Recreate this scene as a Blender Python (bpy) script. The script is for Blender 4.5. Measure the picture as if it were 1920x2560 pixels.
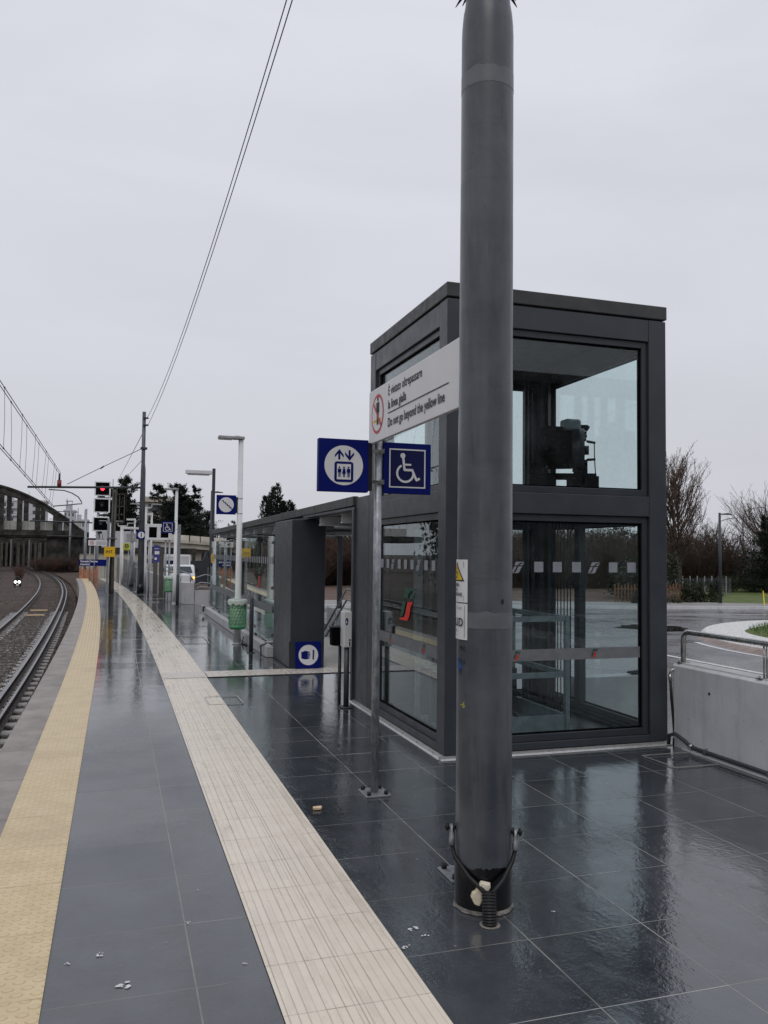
import bpy, bmesh, math, random
import numpy as np
from mathutils import Vector, Matrix, noise
random.seed(7)
R = math.radians
S = bpy.context.scene
for o in list(bpy.data.objects):
    bpy.data.objects.remove(o)
COL = S.collection

# ------------------------------------------------------------------ camera
CAMH = 1.765
yaw, pit, rol = R(17.807), R(2.849), R(0.6515)
fw = Vector((math.sin(yaw) * math.cos(pit), math.cos(yaw) * math.cos(pit), math.sin(pit)))
r0 = Vector((math.cos(yaw), -math.sin(yaw), 0))
u0 = r0.cross(fw)
rt = r0 * math.cos(rol) + u0 * math.sin(rol)
up = u0 * math.cos(rol) - r0 * math.sin(rol)
cam = bpy.data.cameras.new('camera')
cam.sensor_fit = 'VERTICAL'
cam.sensor_height = 36
cam.lens = 36 * 2077.8 / 2560
cam.clip_end = 3000
cam.clip_start = 0.05
co = bpy.data.objects.new('camera', cam)
COL.objects.link(co)
m = Matrix((rt, up, -fw)).transposed().to_4x4()
m.translation = (0, 0, CAMH)
co.matrix_world = m
S.camera = co

# ------------------------------------------------------------------ world, sun, exposure
SUN_EL, SUN_AZ = R(52), R(200)
w = bpy.data.worlds.new('World')
S.world = w
w.use_nodes = True
nt = w.node_tree
nt.nodes.clear()
out = nt.nodes.new('ShaderNodeOutputWorld')
bg = nt.nodes.new('ShaderNodeBackground')
sky = nt.nodes.new('ShaderNodeTexSky')
sky.sky_type = 'NISHITA'
sky.sun_disc = False
sky.sun_elevation = SUN_EL
sky.sun_rotation = SUN_AZ
sky.air_density = 2.0
sky.dust_density = 4.0
tc = nt.nodes.new('ShaderNodeTexCoord')
mp = nt.nodes.new('ShaderNodeMapping')
mp.inputs['Scale'].default_value = (1.3, 1.3, 4.5)
no = nt.nodes.new('ShaderNodeTexNoise')
no.inputs['Scale'].default_value = 1.6
no.inputs['Detail'].default_value = 5
no.inputs['Roughness'].default_value = 0.5
no.inputs['Distortion'].default_value = 0.5
cr = nt.nodes.new('ShaderNodeValToRGB')          # overcast cloud deck
cr.color_ramp.elements[0].position = 0.28
cr.color_ramp.elements[0].color = (6.45, 6.55, 7.15, 1)
cr.color_ramp.elements[1].position = 0.62
cr.color_ramp.elements[1].color = (7.05, 7.17, 7.85, 1)
sx = nt.nodes.new('ShaderNodeSeparateXYZ')
gr = nt.nodes.new('ShaderNodeMapRange')          # overcast deck: brighter high up, dimmer at the horizon
gr.inputs['From Min'].default_value = -0.02
gr.inputs['From Max'].default_value = 0.5
gr.inputs['To Min'].default_value = 0.89
gr.inputs['To Max'].default_value = 1.06
mu = nt.nodes.new('ShaderNodeMixRGB')
mu.blend_type = 'MULTIPLY'
mu.inputs['Fac'].default_value = 1
mx = nt.nodes.new('ShaderNodeMixRGB')
mx.inputs['Fac'].default_value = 0.94
nt.links.new(tc.outputs['Generated'], mp.inputs['Vector'])
nt.links.new(mp.outputs['Vector'], no.inputs['Vector'])
nt.links.new(no.outputs['Fac'], cr.inputs['Fac'])
nt.links.new(tc.outputs['Generated'], sx.inputs[0])
nt.links.new(sx.outputs['Z'], gr.inputs['Value'])
nt.links.new(cr.outputs['Color'], mu.inputs['Color1'])
nt.links.new(gr.outputs['Result'], mu.inputs['Color2'])
nt.links.new(sky.outputs['Color'], mx.inputs['Color1'])
nt.links.new(mu.outputs['Color'], mx.inputs['Color2'])
nt.links.new(mx.outputs['Color'], bg.inputs['Color'])
bg.inputs['Strength'].default_value = 0.10
nt.links.new(bg.outputs[0], out.inputs[0])
sl = bpy.data.lights.new('sun', 'SUN')
sl.energy = 0.5
sl.angle = R(30)
sl.color = (1, 0.97, 0.93)
so = bpy.data.objects.new('sun', sl)
COL.objects.link(so)
d = Vector((math.sin(SUN_AZ) * math.cos(SUN_EL), math.cos(SUN_AZ) * math.cos(SUN_EL), math.sin(SUN_EL)))
so.rotation_euler = d.to_track_quat('Z', 'Y').to_euler()
S.view_settings.view_transform = 'Standard'
S.view_settings.look = 'None'
S.view_settings.exposure = 0.0
S.view_settings.gamma = 1.0
S.cycles.max_bounces = 8
S.cycles.transparent_max_bounces = 16
S.cycles.glossy_bounces = 4
S.cycles.caustics_reflective = False
S.cycles.caustics_refractive = False
S.cycles.use_denoising = True

# ------------------------------------------------------------------ material helpers
class NT:
    def __init__(s, name):
        s.m = bpy.data.materials.new(name)
        s.m.use_nodes = True
        s.t = s.m.node_tree
        s.b = s.t.nodes['Principled BSDF']
        s.out = s.t.nodes['Material Output']
    def n(s, k, **kw):
        x = s.t.nodes.new('ShaderNode' + k)
        for a, v in kw.items():
            setattr(x, a, v)
        return x
    def l(s, a, b):
        s.t.links.new(a, b)
    def val(s, sock, v):
        if isinstance(v, (int, float, tuple)):
            sock.default_value = v
        else:
            s.l(v, sock)
    def math(s, op, a, b=0.0, c=0.0, clamp=False):
        x = s.n('Math', operation=op, use_clamp=clamp)
        s.val(x.inputs[0], a)
        s.val(x.inputs[1], b)
        s.val(x.inputs[2], c)
        return x.outputs[0]
    def mix(s, f, a, b, blend='MIX'):
        x = s.n('MixRGB', blend_type=blend)
        s.val(x.inputs[0], f)
        for k, v in ((1, a), (2, b)):
            s.val(x.inputs[k], v + (1,) if isinstance(v, tuple) else v)
        return x.outputs[0]
    def coord(s, kind='Object', scale=None):
        c = s.n('TexCoord').outputs[kind]
        if scale:
            mpn = s.n('Mapping')
            mpn.inputs['Scale'].default_value = scale
            s.l(c, mpn.inputs['Vector'])
            c = mpn.outputs[0]
        return c
    def noise(s, vec, scale, detail=3, rough=0.5, dist=0.0):
        x = s.n('TexNoise')
        s.l(vec, x.inputs['Vector'])
        x.inputs['Scale'].default_value = scale
        x.inputs['Detail'].default_value = detail
        x.inputs['Roughness'].default_value = rough
        x.inputs['Distortion'].default_value = dist
        return x.outputs['Fac']
    def rng(s, v, a, b, c=0.0, d=1.0):
        x = s.n('MapRange')
        s.val(x.inputs['Value'], v)
        x.inputs['From Min'].default_value = a
        x.inputs['From Max'].default_value = b
        x.inputs['To Min'].default_value = c
        x.inputs['To Max'].default_value = d
        return x.outputs[0]
    def bump(s, h, strength, dist=0.01):
        x = s.n('Bump')
        x.inputs['Strength'].default_value = strength
        x.inputs['Distance'].default_value = dist
        s.l(h, x.inputs['Height'])
        s.l(x.outputs[0], s.b.inputs['Normal'])
    def set(s, color=None, rough=None, metal=None, ior=None):
        if color is not None:
            s.val(s.b.inputs['Base Color'], color + (1,) if isinstance(color, tuple) else color)
        if rough is not None:
            s.val(s.b.inputs['Roughness'], rough)
        if metal is not None:
            s.val(s.b.inputs['Metallic'], metal)
        if ior is not None:
            s.b.inputs['IOR'].default_value = ior
        return s.m

def pm(name, c1, c2=None, scale=6.0, rough=0.5, rvar=0.1, metal=0.0, bump=0.0, bscale=40, stretch=None, lo=0.35, hi=0.65, ior=1.45, dirt=None, dscale=2.0):
    """painted / stone / metal surface with noise in colour, roughness and bump"""
    t = NT(name)
    v = t.coord('Object', stretch)
    c2 = c2 or tuple(min(1, x * 1.25 + .004) for x in c1)
    n1 = t.rng(t.noise(v, scale, 5, .6), lo, hi)
    c = t.mix(n1, c1, c2)
    if dirt:
        c = t.mix(t.rng(t.noise(v, dscale, 6, .7), .56, .72), c, dirt)
    n2 = t.noise(v, scale * 2.3, 4)
    t.set(c, t.rng(n2, .3, .7, max(.02, rough - rvar), min(1, rough + rvar)), metal, ior)
    if bump:
        t.bump(t.noise(v, bscale, 4, .6), bump)
    return t.m

def emis(name, c, k):
    t = NT(name)
    t.b.inputs['Emission Color'].default_value = c + (1,)
    t.b.inputs['Emission Strength'].default_value = k
    return t.set((0, 0, 0), .4)

M = {}
M['metal_dark'] = pm('anthracite painted steel', (.042, .048, .057), (.055, .062, .072), 3, .38, .06, bump=.02, bscale=120)
M['metal_dark2'] = pm('darker anthracite panel', (.034, .040, .048), (.046, .052, .061), 2.5, .36, .06)
M['roof_metal'] = pm('roof flashing', (.045, .046, .047), (.066, .067, .067), 5, .5, .1, bump=.03, bscale=90)
M['rubber'] = pm('black rubber', (.006, .006, .007), (.012, .012, .013), 8, .5, .1)
M['galv'] = pm('galvanised steel', (.22, .235, .25), (.42, .44, .46), 30, .42, .1, .55, stretch=(1, 1, .45), bump=.03, bscale=60)
M['galv_dim'] = pm('galvanised sheet', (.16, .20, .215), (.26, .31, .33), 9, .4, .1, .4)
M['alu'] = pm('aluminium sill', (.42, .42, .41), (.55, .54, .53), 10, .35, .1, .6, stretch=(3, 3, 3))
M['steel'] = pm('stainless steel', (.34, .34, .33), (.5, .49, .47), 14, .25, .08, .9)
M['white'] = pm('white paint', (.60, .61, .62), (.70, .70, .71), 3, .45, .1)
M['board_white'] = pm('sign board white', (.74, .74, .75), (.78, .78, .79), 2, .4, .05)
M['lamp_white'] = pm('lamp post white', (.66, .665, .67), (.76, .765, .77), 2, .45, .08)
M['blue'] = pm('sign blue', (.003, .009, .125), (.004, .011, .145), 4, .5, .05, ior=1.22)
M['navy'] = pm('sign navy', (.012, .015, .075), (.015, .018, .085), 4, .5, .05, ior=1.22)
M['matte_black'] = pm('matt black', (.002, .002, .0025), (.004, .004, .005), 4, .9, .05, ior=1.15)
M['bright_white'] = pm('reflective white rim', (.86, .87, .88), (.92, .93, .94), 4, .6, .05)
M['violet'] = pm('totem blue', (.05, .05, .24), None, 4, .4, .05)
M['ink'] = pm('black lettering', (.022, .022, .024), None, 5, .6, .05)
M['red'] = pm('prohibition red', (.50, .035, .04), None, 5, .5, .05)
M['logo_red'] = pm('logo red', (.62, .025, .012), None, 5, .5, .05)
M['logo_green'] = pm('logo green', (.008, .06, .035), None, 5, .5, .05)
M['sign_yellow'] = pm('sign yellow', (.72, .42, .01), (.78, .47, .015), 5, .5, .05)
M['hazard_yellow'] = pm('hazard yellow', (.66, .47, .02), None, 5, .5, .05)
M['lime'] = pm('bus sign yellow', (.45, .48, .05), None, 5, .5, .05)
M['sticker'] = pm('frosted sticker', (.24, .255, .28), (.30, .315, .34), 14, .6, .05)
M['band'] = pm('frosted band', (.15, .16, .17), (.19, .20, .21), 14, .6, .05)
def wall_concrete():
    t = NT('cast concrete')
    v = t.coord('Object')
    vz = t.coord('Object', (1, 2.2, .35))
    c = t.mix(t.rng(t.noise(v, 1.6, 6, .6), .35, .65), (.60, .60, .62), (.74, .74, .76))
    c = t.mix(t.rng(t.noise(vz, 3.5, 6, .7), .5, .74, 0, .5), c, (.38, .375, .375))
    c = t.mix(t.rng(t.noise(v, 28, 5, .75), .62, .76, 0, .6), c, (.36, .35, .34))
    t.set(c, t.rng(t.noise(v, 3, 4, .6), .3, .7, .45, .75))
    t.bump(t.noise(v, 35, 5, .7), .12, .01)
    return t.m
M['concrete'] = wall_concrete()
M['concrete_light'] = pm('wet concrete cap', (.40, .40, .40), (.50, .50, .49), 6, .5, .1, bump=.1, bscale=30)
M['concrete_white'] = pm('pale concrete', (.42, .42, .44), (.52, .52, .53), 2.5, .6, .1, bump=.05, bscale=30)
M['concrete_old'] = pm('weathered concrete', (.016, .015, .014), (.075, .070, .062), 1.1, .85, .08, bump=.3, bscale=6, lo=.4, hi=.68, dirt=(.012, .012, .011), dscale=.35)
M['concrete_beige'] = pm('beige overpass concrete', (.40, .37, .30), (.56, .53, .45), .8, .8, .1, bump=.1, bscale=5, dirt=(.2, .18, .14), dscale=.5)
M['parapet_white'] = pm('white bridge parapet', (.46, .45, .42), (.62, .61, .58), .6, .8, .1)
def mast_material():
    t = NT('grey mast paint')
    v = t.coord('Object')
    vz = t.coord('Object', (1, 1, .12))
    c = t.mix(t.rng(t.noise(v, 2.2, 5, .6), .35, .65), (.050, .058, .070), (.104, .114, .130))
    c = t.mix(t.rng(t.noise(vz, 9, 5, .7), .50, .70, 0, .65), c, (.13, .137, .148))
    c = t.mix(t.rng(t.noise(t.coord('Object', (1, 1, 6)), 4, 5, .7), .56, .70, 0, .45), c, (.060, .064, .070))          # pale drips
    c = t.mix(t.rng(t.noise(vz, 14, 4, .6), .62, .75, 0, .6), c, (.045, .046, .05))
    c = t.mix(t.rng(t.noise(v, 11, 6, .75), .68, .74, 0, .8), c, (.035, .034, .034))        # chips
    c = t.mix(t.rng(t.noise(v, 7, 5, .7), .70, .76, 0, .7), c, (.16, .10, .06))             # rust specks
    t.set(c, t.rng(t.noise(v, 5, 5, .6), .3, .7, .24, .42), 0.0, 1.5)
    t.bump(t.noise(v, 18, 5, .7), .05, .01)
    return t.m
M['mast'] = mast_material()
M['mast_patch'] = pm('mast primer patch', (.125, .135, .15), (.165, .172, .185), 6, .45, .08)
M['tar'] = pm('tar coating', (.003, .003, .004), (.007, .007, .008), 12, .22, .08, bump=.1, bscale=20)
M['mortar'] = pm('mortar ring', (.12, .11, .10), (.3, .28, .25), 40, .8, .1, bump=.4, bscale=50)
M['wood'] = pm('raw wood', (.62, .42, .24), (.78, .60, .40), 18, .8, .1, stretch=(1, 5, 1))
M['foam'] = pm('expanding foam', (.62, .52, .34), (.82, .76, .62), 20, .8, .1, bump=.3, bscale=30)
M['pole_brown'] = pm('weathered pole', (.05, .045, .040), (.15, .14, .12), 7, .8, .1, stretch=(1, 1, .15))
M['kerb'] = pm('platform edge concrete', (.25, .225, .205), (.35, .315, .29), 2.5, .62, .1, bump=.12, bscale=60, dirt=(.18, .162, .148), dscale=1.1)
M['gravel_ground'] = None
M['rail_top'] = pm('polished rail head', (.20, .20, .205), (.30, .30, .305), 5, .34, .05, .8)
M['rail_rust'] = pm('rusty rail side', (.030, .024, .020), (.065, .05, .042), 9, .7, .1)
M['sleeper'] = pm('concrete sleeper', (.20, .19, .185), (.40, .385, .37), 5, .6, .1, bump=.15, bscale=25, dirt=(.07, .06, .055), dscale=4)
M['orange'] = pm('orange site fence', (.36, .13, .06), (.56, .27, .16), 6, .7, .1)
M['lamp_body'] = pm('lamp housing', (.30, .30, .31), (.42, .42, .43), 5, .4, .1, .2)
M['truck_white'] = pm('truck paint', (.66, .67, .69), (.74, .75, .77), 2, .3, .08)
M['box_grey'] = pm('truck box', (.40, .41, .42), (.50, .51, .52), 3, .5, .1)
M['truck_glass'] = pm('windscreen', (.035, .045, .055), None, 2, .08, .03)
M['bronze'] = pm('totem bronze', (.10, .095, .09), (.15, .14, .13), 4, .4, .1, .3)
def asphalt():
    t = NT('wet asphalt')
    v = t.coord('Object')
    c = t.mix(t.rng(t.noise(v, .35, 6, .65), .38, .62), (.070, .070, .077), (.135, .135, .145))
    c = t.mix(t.rng(t.noise(t.coord('Object', (.25, 1.4, 1)), .8, 5, .6), .55, .66, 0, .7), c, (.17, .17, .18))
    c = t.mix(t.rng(t.noise(v, 60, 3, .7), .5, .7, 0, .6), c, (.045, .045, .05))
    t.set(c, t.rng(t.noise(v, .5, 6, .7), .4, .62, .12, .42))
    t.bump(t.noise(v, 110, 3, .7), .12, .01)
    return t.m
M['asphalt'] = asphalt()
M['road_paint'] = pm('road paint', (.50, .50, .50), (.70, .70, .70), 9, .5, .1)
M['white_gravel'] = pm('white gravel', (.42, .42, .41), (.86, .86, .84), 26, .9, .05, bump=.9, bscale=24)
M['brick'] = pm('apron setts', (.20, .15, .13), (.30, .24, .21), 6, .6, .1, bump=.2, bscale=12)
M['grass'] = pm('grass blade', (.035, .085, .010), (.09, .17, .03), 3, .6, .1)
M['lawn'] = pm('lawn', (.06, .095, .018), (.12, .15, .038), .5, .9, .05, bump=.6, bscale=12)
M['soil'] = pm('soil', (.050, .034, .026), (.10, .072, .055), .4, .95, .03, bump=.4, bscale=4)
M['paving'] = pm('pavement slabs', (.20, .195, .19), (.30, .29, .28), 1.2, .5, .1, bump=.08, bscale=30)
M['beige_floor'] = pm('beige landing stone', (.60, .56, .49), (.72, .68, .60), 3, .4, .1)
M['evergreen'] = pm('evergreen needles', (.006, .012, .009), (.022, .034, .022), .8, .9, .05)
M['laurel'] = pm('dark hedge leaves', (.010, .016, .007), (.035, .048, .018), 2, .7, .05)
M['bark'] = pm('bark', (.030, .025, .020), (.075, .062, .050), 3, .9, .05)
M['twig'] = pm('bare twigs', (.050, .036, .030), (.12, .085, .065), .6, .95, .03)
M['twig_red'] = pm('reddish twigs', (.085, .040, .030), (.18, .09, .065), .6, .95, .03)
M['leaf_dry'] = pm('dry leaves', (.10, .05, .04), (.16, .085, .06), 2, .9, .05)
M['facade'] = pm('pale facade', (.46, .47, .49), (.56, .57, .59), .3, .9, .05)
M['dark_window'] = pm('dark window', (.06, .065, .075), None, .5, .3, .05)
M['bag'] = pm('clear bin liner', (.42, .50, .45), (.62, .68, .63), 9, .35, .1)
M['bin_green'] = pm('bin green', (.06, .30, .13), (.09, .38, .18), 6, .4, .1)
M['bin_inner'] = pm('bin liner through holes', (.34, .52, .38), (.52, .66, .50), 7, .5, .1)
M['pen'] = pm('marker pen', (.01, .01, .01), None, 5, .6, .05)
M['blue_paint'] = pm('blue spray', (.01, .06, .25), (.03, .09, .22), 30, .5, .1)
M['chalk'] = pm('yellow chalk', (.42, .40, .06), (.6, .56, .12), 50, .8, .1)
M['splash'] = pm('white paint splash', (.55, .56, .56), (.8, .8, .78), 60, .6, .1)
M['fence_metal'] = pm('galvanised fence', (.13, .15, .17), (.20, .22, .24), 2, .6, .1)
M['picket'] = pm('weathered pickets', (.14, .075, .045), (.22, .12, .075), 4, .9, .05)
M['rust_brown'] = pm('rusty insulator', (.20, .03, .03), None, 4, .4, .1)
M['red_hose'] = pm('red bag', (.35, .02, .05), None, 3, .6, .1)
M['grit'] = pm('grit sack', (.38, .38, .33), (.55, .55, .50), 10, .8, .05, bump=.3, bscale=30)
M['red_on'] = emis('red signal lamp', (1.0, .02, .04), 6)
M['white_on'] = emis('white signal lamp', (1.0, 1.0, .95), 6)
M['orange_on'] = emis('orange turn lamp', (1.0, .45, .05), 5)

def make_glass(name, tint, dust):
    t = NT(name)
    tr = t.n('BsdfTransparent')
    tr.inputs[0].default_value = tint + (1,)
    gl = t.n('BsdfGlossy')
    gl.inputs['Roughness'].default_value = 0.0
    gl.inputs['Color'].default_value = (.92, .97, .97, 1)
    lw = t.n('LayerWeight')
    lw.inputs['Blend'].default_value = .5
    fres = t.math('ADD', t.math('MULTIPLY', t.math('POWER', lw.outputs['Facing'], 4.5), .95), .034)
    mxs = t.n('MixShader')
    t.l(fres, mxs.inputs[0])
    t.l(tr.outputs[0], mxs.inputs[1])
    t.l(gl.outputs[0], mxs.inputs[2])
    df = t.n('BsdfDiffuse')
    df.inputs[0].default_value = (.55, .60, .61, 1)
    v = t.coord('Object')
    f = t.math('MULTIPLY', t.rng(t.noise(v, 32, 3, .6), .60, .70), dust, clamp=True)
    f2 = t.math('MULTIPLY', t.rng(t.noise(v, 3, 4, .6), .35, .75), dust * .55)
    f = t.math('ADD', f, f2)
    m2 = t.n('MixShader')
    t.l(f, m2.inputs[0])
    t.l(mxs.outputs[0], m2.inputs[1])
    t.l(df.outputs[0], m2.inputs[2])
    t.l(m2.outputs[0], t.out.inputs['Surface'])
    return t.m
M['glass'] = make_glass('lift glass', (.92, .962, .962), .045)
M['glass_clear'] = make_glass('parapet glass', (.90, .965, .955), .03)

# ---- wet dark tiles
def wet_tiles():
    t = NT('wet dark stone tiles')
    v = t.coord('Object')
    sp = t.n('SeparateXYZ')
    t.l(v, sp.inputs[0])
    X, Y = sp.outputs[0], sp.outputs[1]
    right = t.math('GREATER_THAN', X, 0.95)
    offx = t.math('ADD', t.math('MULTIPLY', right, 1.25 - .355), .355)
    P = .603
    ux = t.math('DIVIDE', t.math('SUBTRACT', X, offx), P)
    uy = t.math('DIVIDE', t.math('SUBTRACT', Y, 3.52), P)
    fx = t.math('FRACT', ux)
    fy = t.math('FRACT', uy)
    dx = t.math('MINIMUM', fx, t.math('SUBTRACT', 1.0, fx))
    dy = t.math('MINIMUM', fy, t.math('SUBTRACT', 1.0, fy))
    ex = t.rng(dx, .0035, .0065, 1, 0)
    ey = t.rng(t.math('SUBTRACT', dy, t.math('MULTIPLY', t.rng(Y, 7, 25), .009, clamp=True)), .0028, .0058, 1, 0)  # cross joints widen with distance to paint sky glints on the wet floor
    gx = t.math('MULTIPLY', ex, t.rng(t.noise(v, 2.2, 4, .7), .35, .55, .35, 1))
    gy = t.math('MULTIPLY', ey, t.rng(t.noise(v, 1.4, 4, .7), .38, .60, .12, .9))
    g = t.math('MAXIMUM', gx, gy)
    cb = t.n('CombineXYZ')
    t.l(t.math('FLOOR', ux), cb.inputs[0])
    t.l(t.math('FLOOR', uy), cb.inputs[1])
    wn = t.n('TexWhiteNoise')
    t.l(cb.outputs[0], wn.inputs['Vector'])
    tile = wn.outputs['Value']
    base = t.mix(t.rng(t.noise(v, 4, 6, .65), .3, .7), (.020, .024, .029), (.054, .062, .072))
    base = t.mix(t.math('MULTIPLY', tile, .6), base, (.068, .078, .090))
    base = t.mix(t.rng(t.noise(v, 1.1, 5, .6), .42, .66, 0, .5), base, (.085, .092, .10))
    base = t.mix(t.rng(t.noise(v, 18, 5, .7), .5, .75, 0, .35), base, (.075, .078, .08))
    # grout, with sky glints painted into the far cross joints
    col = t.mix(g, base, (.27, .26, .225))
    # wetness: damp close to the yellow line, standing film elsewhere
    wx = t.rng(X, .5, 1.3)
    wy = t.rng(Y, 7.5, 10.5)
    wx.node.clamp = True
    wy.node.clamp = True
    W = t.math('MAXIMUM', wx, wy)
    nn = t.rng(t.noise(v, .9, 5, .6, .4), .40, .62)
    n3 = t.rng(t.noise(v, 6, 5, .7), .35, .7)
    rw = t.math('ADD', t.math('MULTIPLY', nn, .03), t.math('MULTIPLY', n3, .02))
    rw = t.math('ADD', rw, .008)
    rd = t.math('ADD', t.math('MULTIPLY', nn, .10), t.math('ADD', .22, t.math('MULTIPLY', tile, .10)))
    dry = t.rng(t.noise(t.coord('Object', (1, .8, 1)), 1.3, 6, .68, .5), .53, .60)
    dry.node.clamp = True
    rw = t.math('ADD', rw, t.math('MULTIPLY', dry, t.math('SUBTRACT', .10, t.math('MULTIPLY', t.rng(Y, 6, 14), .11, clamp=True))))
    rough = t.math('ADD', t.math('MULTIPLY', W, t.math('SUBTRACT', rw, rd)), rd)
    rough = t.math('ADD', rough, t.math('MULTIPLY', g, .3))
    t.set(col, rough, 0.0, 1.88)
    # bump: film ripples + tilted tiles + sunk joints
    vr = t.coord('Object', (1.0, .55, 1))
    rip = t.math('MULTIPLY', t.noise(vr, 9, 5, .7, .6), 1.0)
    rip = t.math('ADD', rip, t.math('MULTIPLY', t.noise(v, 34, 3, .6), .35))
    tl = t.math('MULTIPLY', t.math('SUBTRACT', tile, .5), t.math('SUBTRACT', fy, .5))
    vs_ = t.coord('Object', (.7, 5.5, 1))
    farb = t.rng(Y, 6, 16, .0, 1.0)
    farb.node.clamp = True
    streak = t.math('MULTIPLY', t.math('MULTIPLY', t.noise(vs_, 1.6, 4, .7), 2.6), farb)
    rip = t.math('MULTIPLY', rip, t.math('SUBTRACT', 1.0, t.math('MULTIPLY', farb, .75)))
    rip = t.math('ADD', rip, t.math('MULTIPLY', streak, .25))
    h = t.math('ADD', rip, t.math('MULTIPLY', tl, 1.0))
    h = t.math('SUBTRACT', h, t.math('MULTIPLY', g, .6))
    t.bump(h, .20, .012)
    return t.m
M['tiles'] = wet_tiles()

def ribbed(name, c1, c2, line, kind):
    t = NT(name)
    uv = t.n('UVMap').outputs[0]
    sp = t.n('SeparateXYZ')
    t.l(uv, sp.inputs[0])
    U, V = sp.outputs[0], sp.outputs[1]
    v = t.coord('Object')
    base = t.mix(t.rng(t.noise(v, 5, 6, .7), .3, .7), c1, c2)
    jf = t.math('FRACT', t.math('DIVIDE', V, .4 if kind == 'ribs' else .6))
    jd = t.math('MINIMUM', jf, t.math('SUBTRACT', 1.0, jf))
    joint = t.math('MULTIPLY', t.rng(jd, .003, .010, 1, 0), t.rng(t.noise(v, 5, 3, .6), .4, .6, .2, .8))
    if kind == 'ribs':
        rf = t.math('FRACT', t.math('DIVIDE', t.math('ADD', U, .0375), .075))
        rd_ = t.math('ABSOLUTE', t.math('SUBTRACT', rf, .5))
        rib = t.rng(rd_, .20, .26, 1, 0)                        # raised bar
        edge = t.rng(t.math('ABSOLUTE', t.math('SUBTRACT', rd_, .25)), .015, .045, 1, 0)
        edge = t.math('MULTIPLY', edge, t.rng(t.noise(t.coord('Object', (7, .25, 1)), 3, 3, .6), .35, .65, .25, .95))
        mid = t.rng(t.math('ABSOLUTE', t.math('SUBTRACT', U, .30)), .0015, .0035, 1, 0)
        edge = t.math('MAXIMUM', edge, mid)
        wet = t.math('MULTIPLY', t.rng(t.noise(t.coord('Object', (1.8, .45, 1)), 2.6, 5, .65), .50, .60), t.math('SUBTRACT', 1.0, rib))
        col = t.mix(t.math('MULTIPLY', wet, .16), base, (.26, .235, .205))
        dt = t.rng(t.noise(t.coord('Object', (2.0, .7, 1)), 3.5, 6, .7), .62, .74, 0, .32)
        col = t.mix(dt, col, (.20, .17, .14))
        col = t.mix(t.math('MULTIPLY', edge, .62), col, line)
        col = t.mix(joint, col, line)
        sc = t.rng(t.noise(t.coord('Object', (1.6, .55, 1)), 2.4, 7, .78), .57, .66, 0, .55)
        sc = t.math('MULTIPLY', sc, t.rng(t.math('ABSOLUTE', t.math('SUBTRACT', V, 9.0)), 1.0, 6.5, 1.0, .25, ) , clamp=True)
        col = t.mix(sc, col, (.40, .33, .25))
        far = t.rng(V, 10, 22, .32, .16)
        far.node.clamp = True
        t.set(col, t.math('SUBTRACT', far, t.math('MULTIPLY', wet, .14)), 0, 1.5)
        t.bump(t.math('SUBTRACT', rib, t.math('MULTIPLY', joint, .7)), .5, .003)
    else:
        row = t.math('DIVIDE', V, .105)
        par = t.math('MULTIPLY', t.math('MODULO', t.math('FLOOR', t.math('MULTIPLY', row, 2.0)), 2.0), .5)
        cx = t.math('SUBTRACT', t.math('FRACT', t.math('ADD', t.math('DIVIDE', U, .075), par)), .5)
        cy = t.math('SUBTRACT', t.math('FRACT', t.math('MULTIPLY', row, 2.0)), .5)
        rr = t.math('ADD', t.math('POWER', t.math('MULTIPLY', cx, 3.0), 2.0), t.math('POWER', t.math('MULTIPLY', cy, 2.6), 2.0))
        dome = t.rng(rr, .35, 1.0, 1, 0)
        dome.node.clamp = True
        far = t.rng(V, 10, 24, 0, 1)
        far.node.clamp = True
        lf = t.math('ABSOLUTE', t.math('SUBTRACT', t.math('FRACT', t.math('DIVIDE', U, .057)), .5))
        ln = t.math('MULTIPLY', t.rng(lf, .16, .30, 1, 0), far)
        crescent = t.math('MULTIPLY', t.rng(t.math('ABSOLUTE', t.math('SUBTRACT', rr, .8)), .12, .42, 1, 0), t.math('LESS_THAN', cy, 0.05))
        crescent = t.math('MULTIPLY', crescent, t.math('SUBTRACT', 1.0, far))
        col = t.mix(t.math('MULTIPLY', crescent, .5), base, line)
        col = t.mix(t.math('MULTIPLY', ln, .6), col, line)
        col = t.mix(joint, col, line)
        dt = t.rng(t.noise(v, 1.2, 5, .7), .5, .7, 0, .4)
        col = t.mix(dt, col, (.44, .33, .20))
        col = t.mix(t.rng(t.noise(v, 9, 7, .8), .58, .70, 0, .5), col, (.36, .28, .19))
        t.set(col, .42, 0, 1.45)
        t.bump(t.math('SUBTRACT', dome, t.math('MULTIPLY', joint, .6)), .5, .004)
    return t.m
M['white_path'] = ribbed('pale tactile path', (.74, .655, .535), (.83, .745, .62), (.25, .215, .175), 'ribs')
M['yellow_path'] = ribbed('yellow tactile strip', (.61, .475, .265), (.72, .58, .355), (.36, .25, .11), 'domes')

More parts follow.
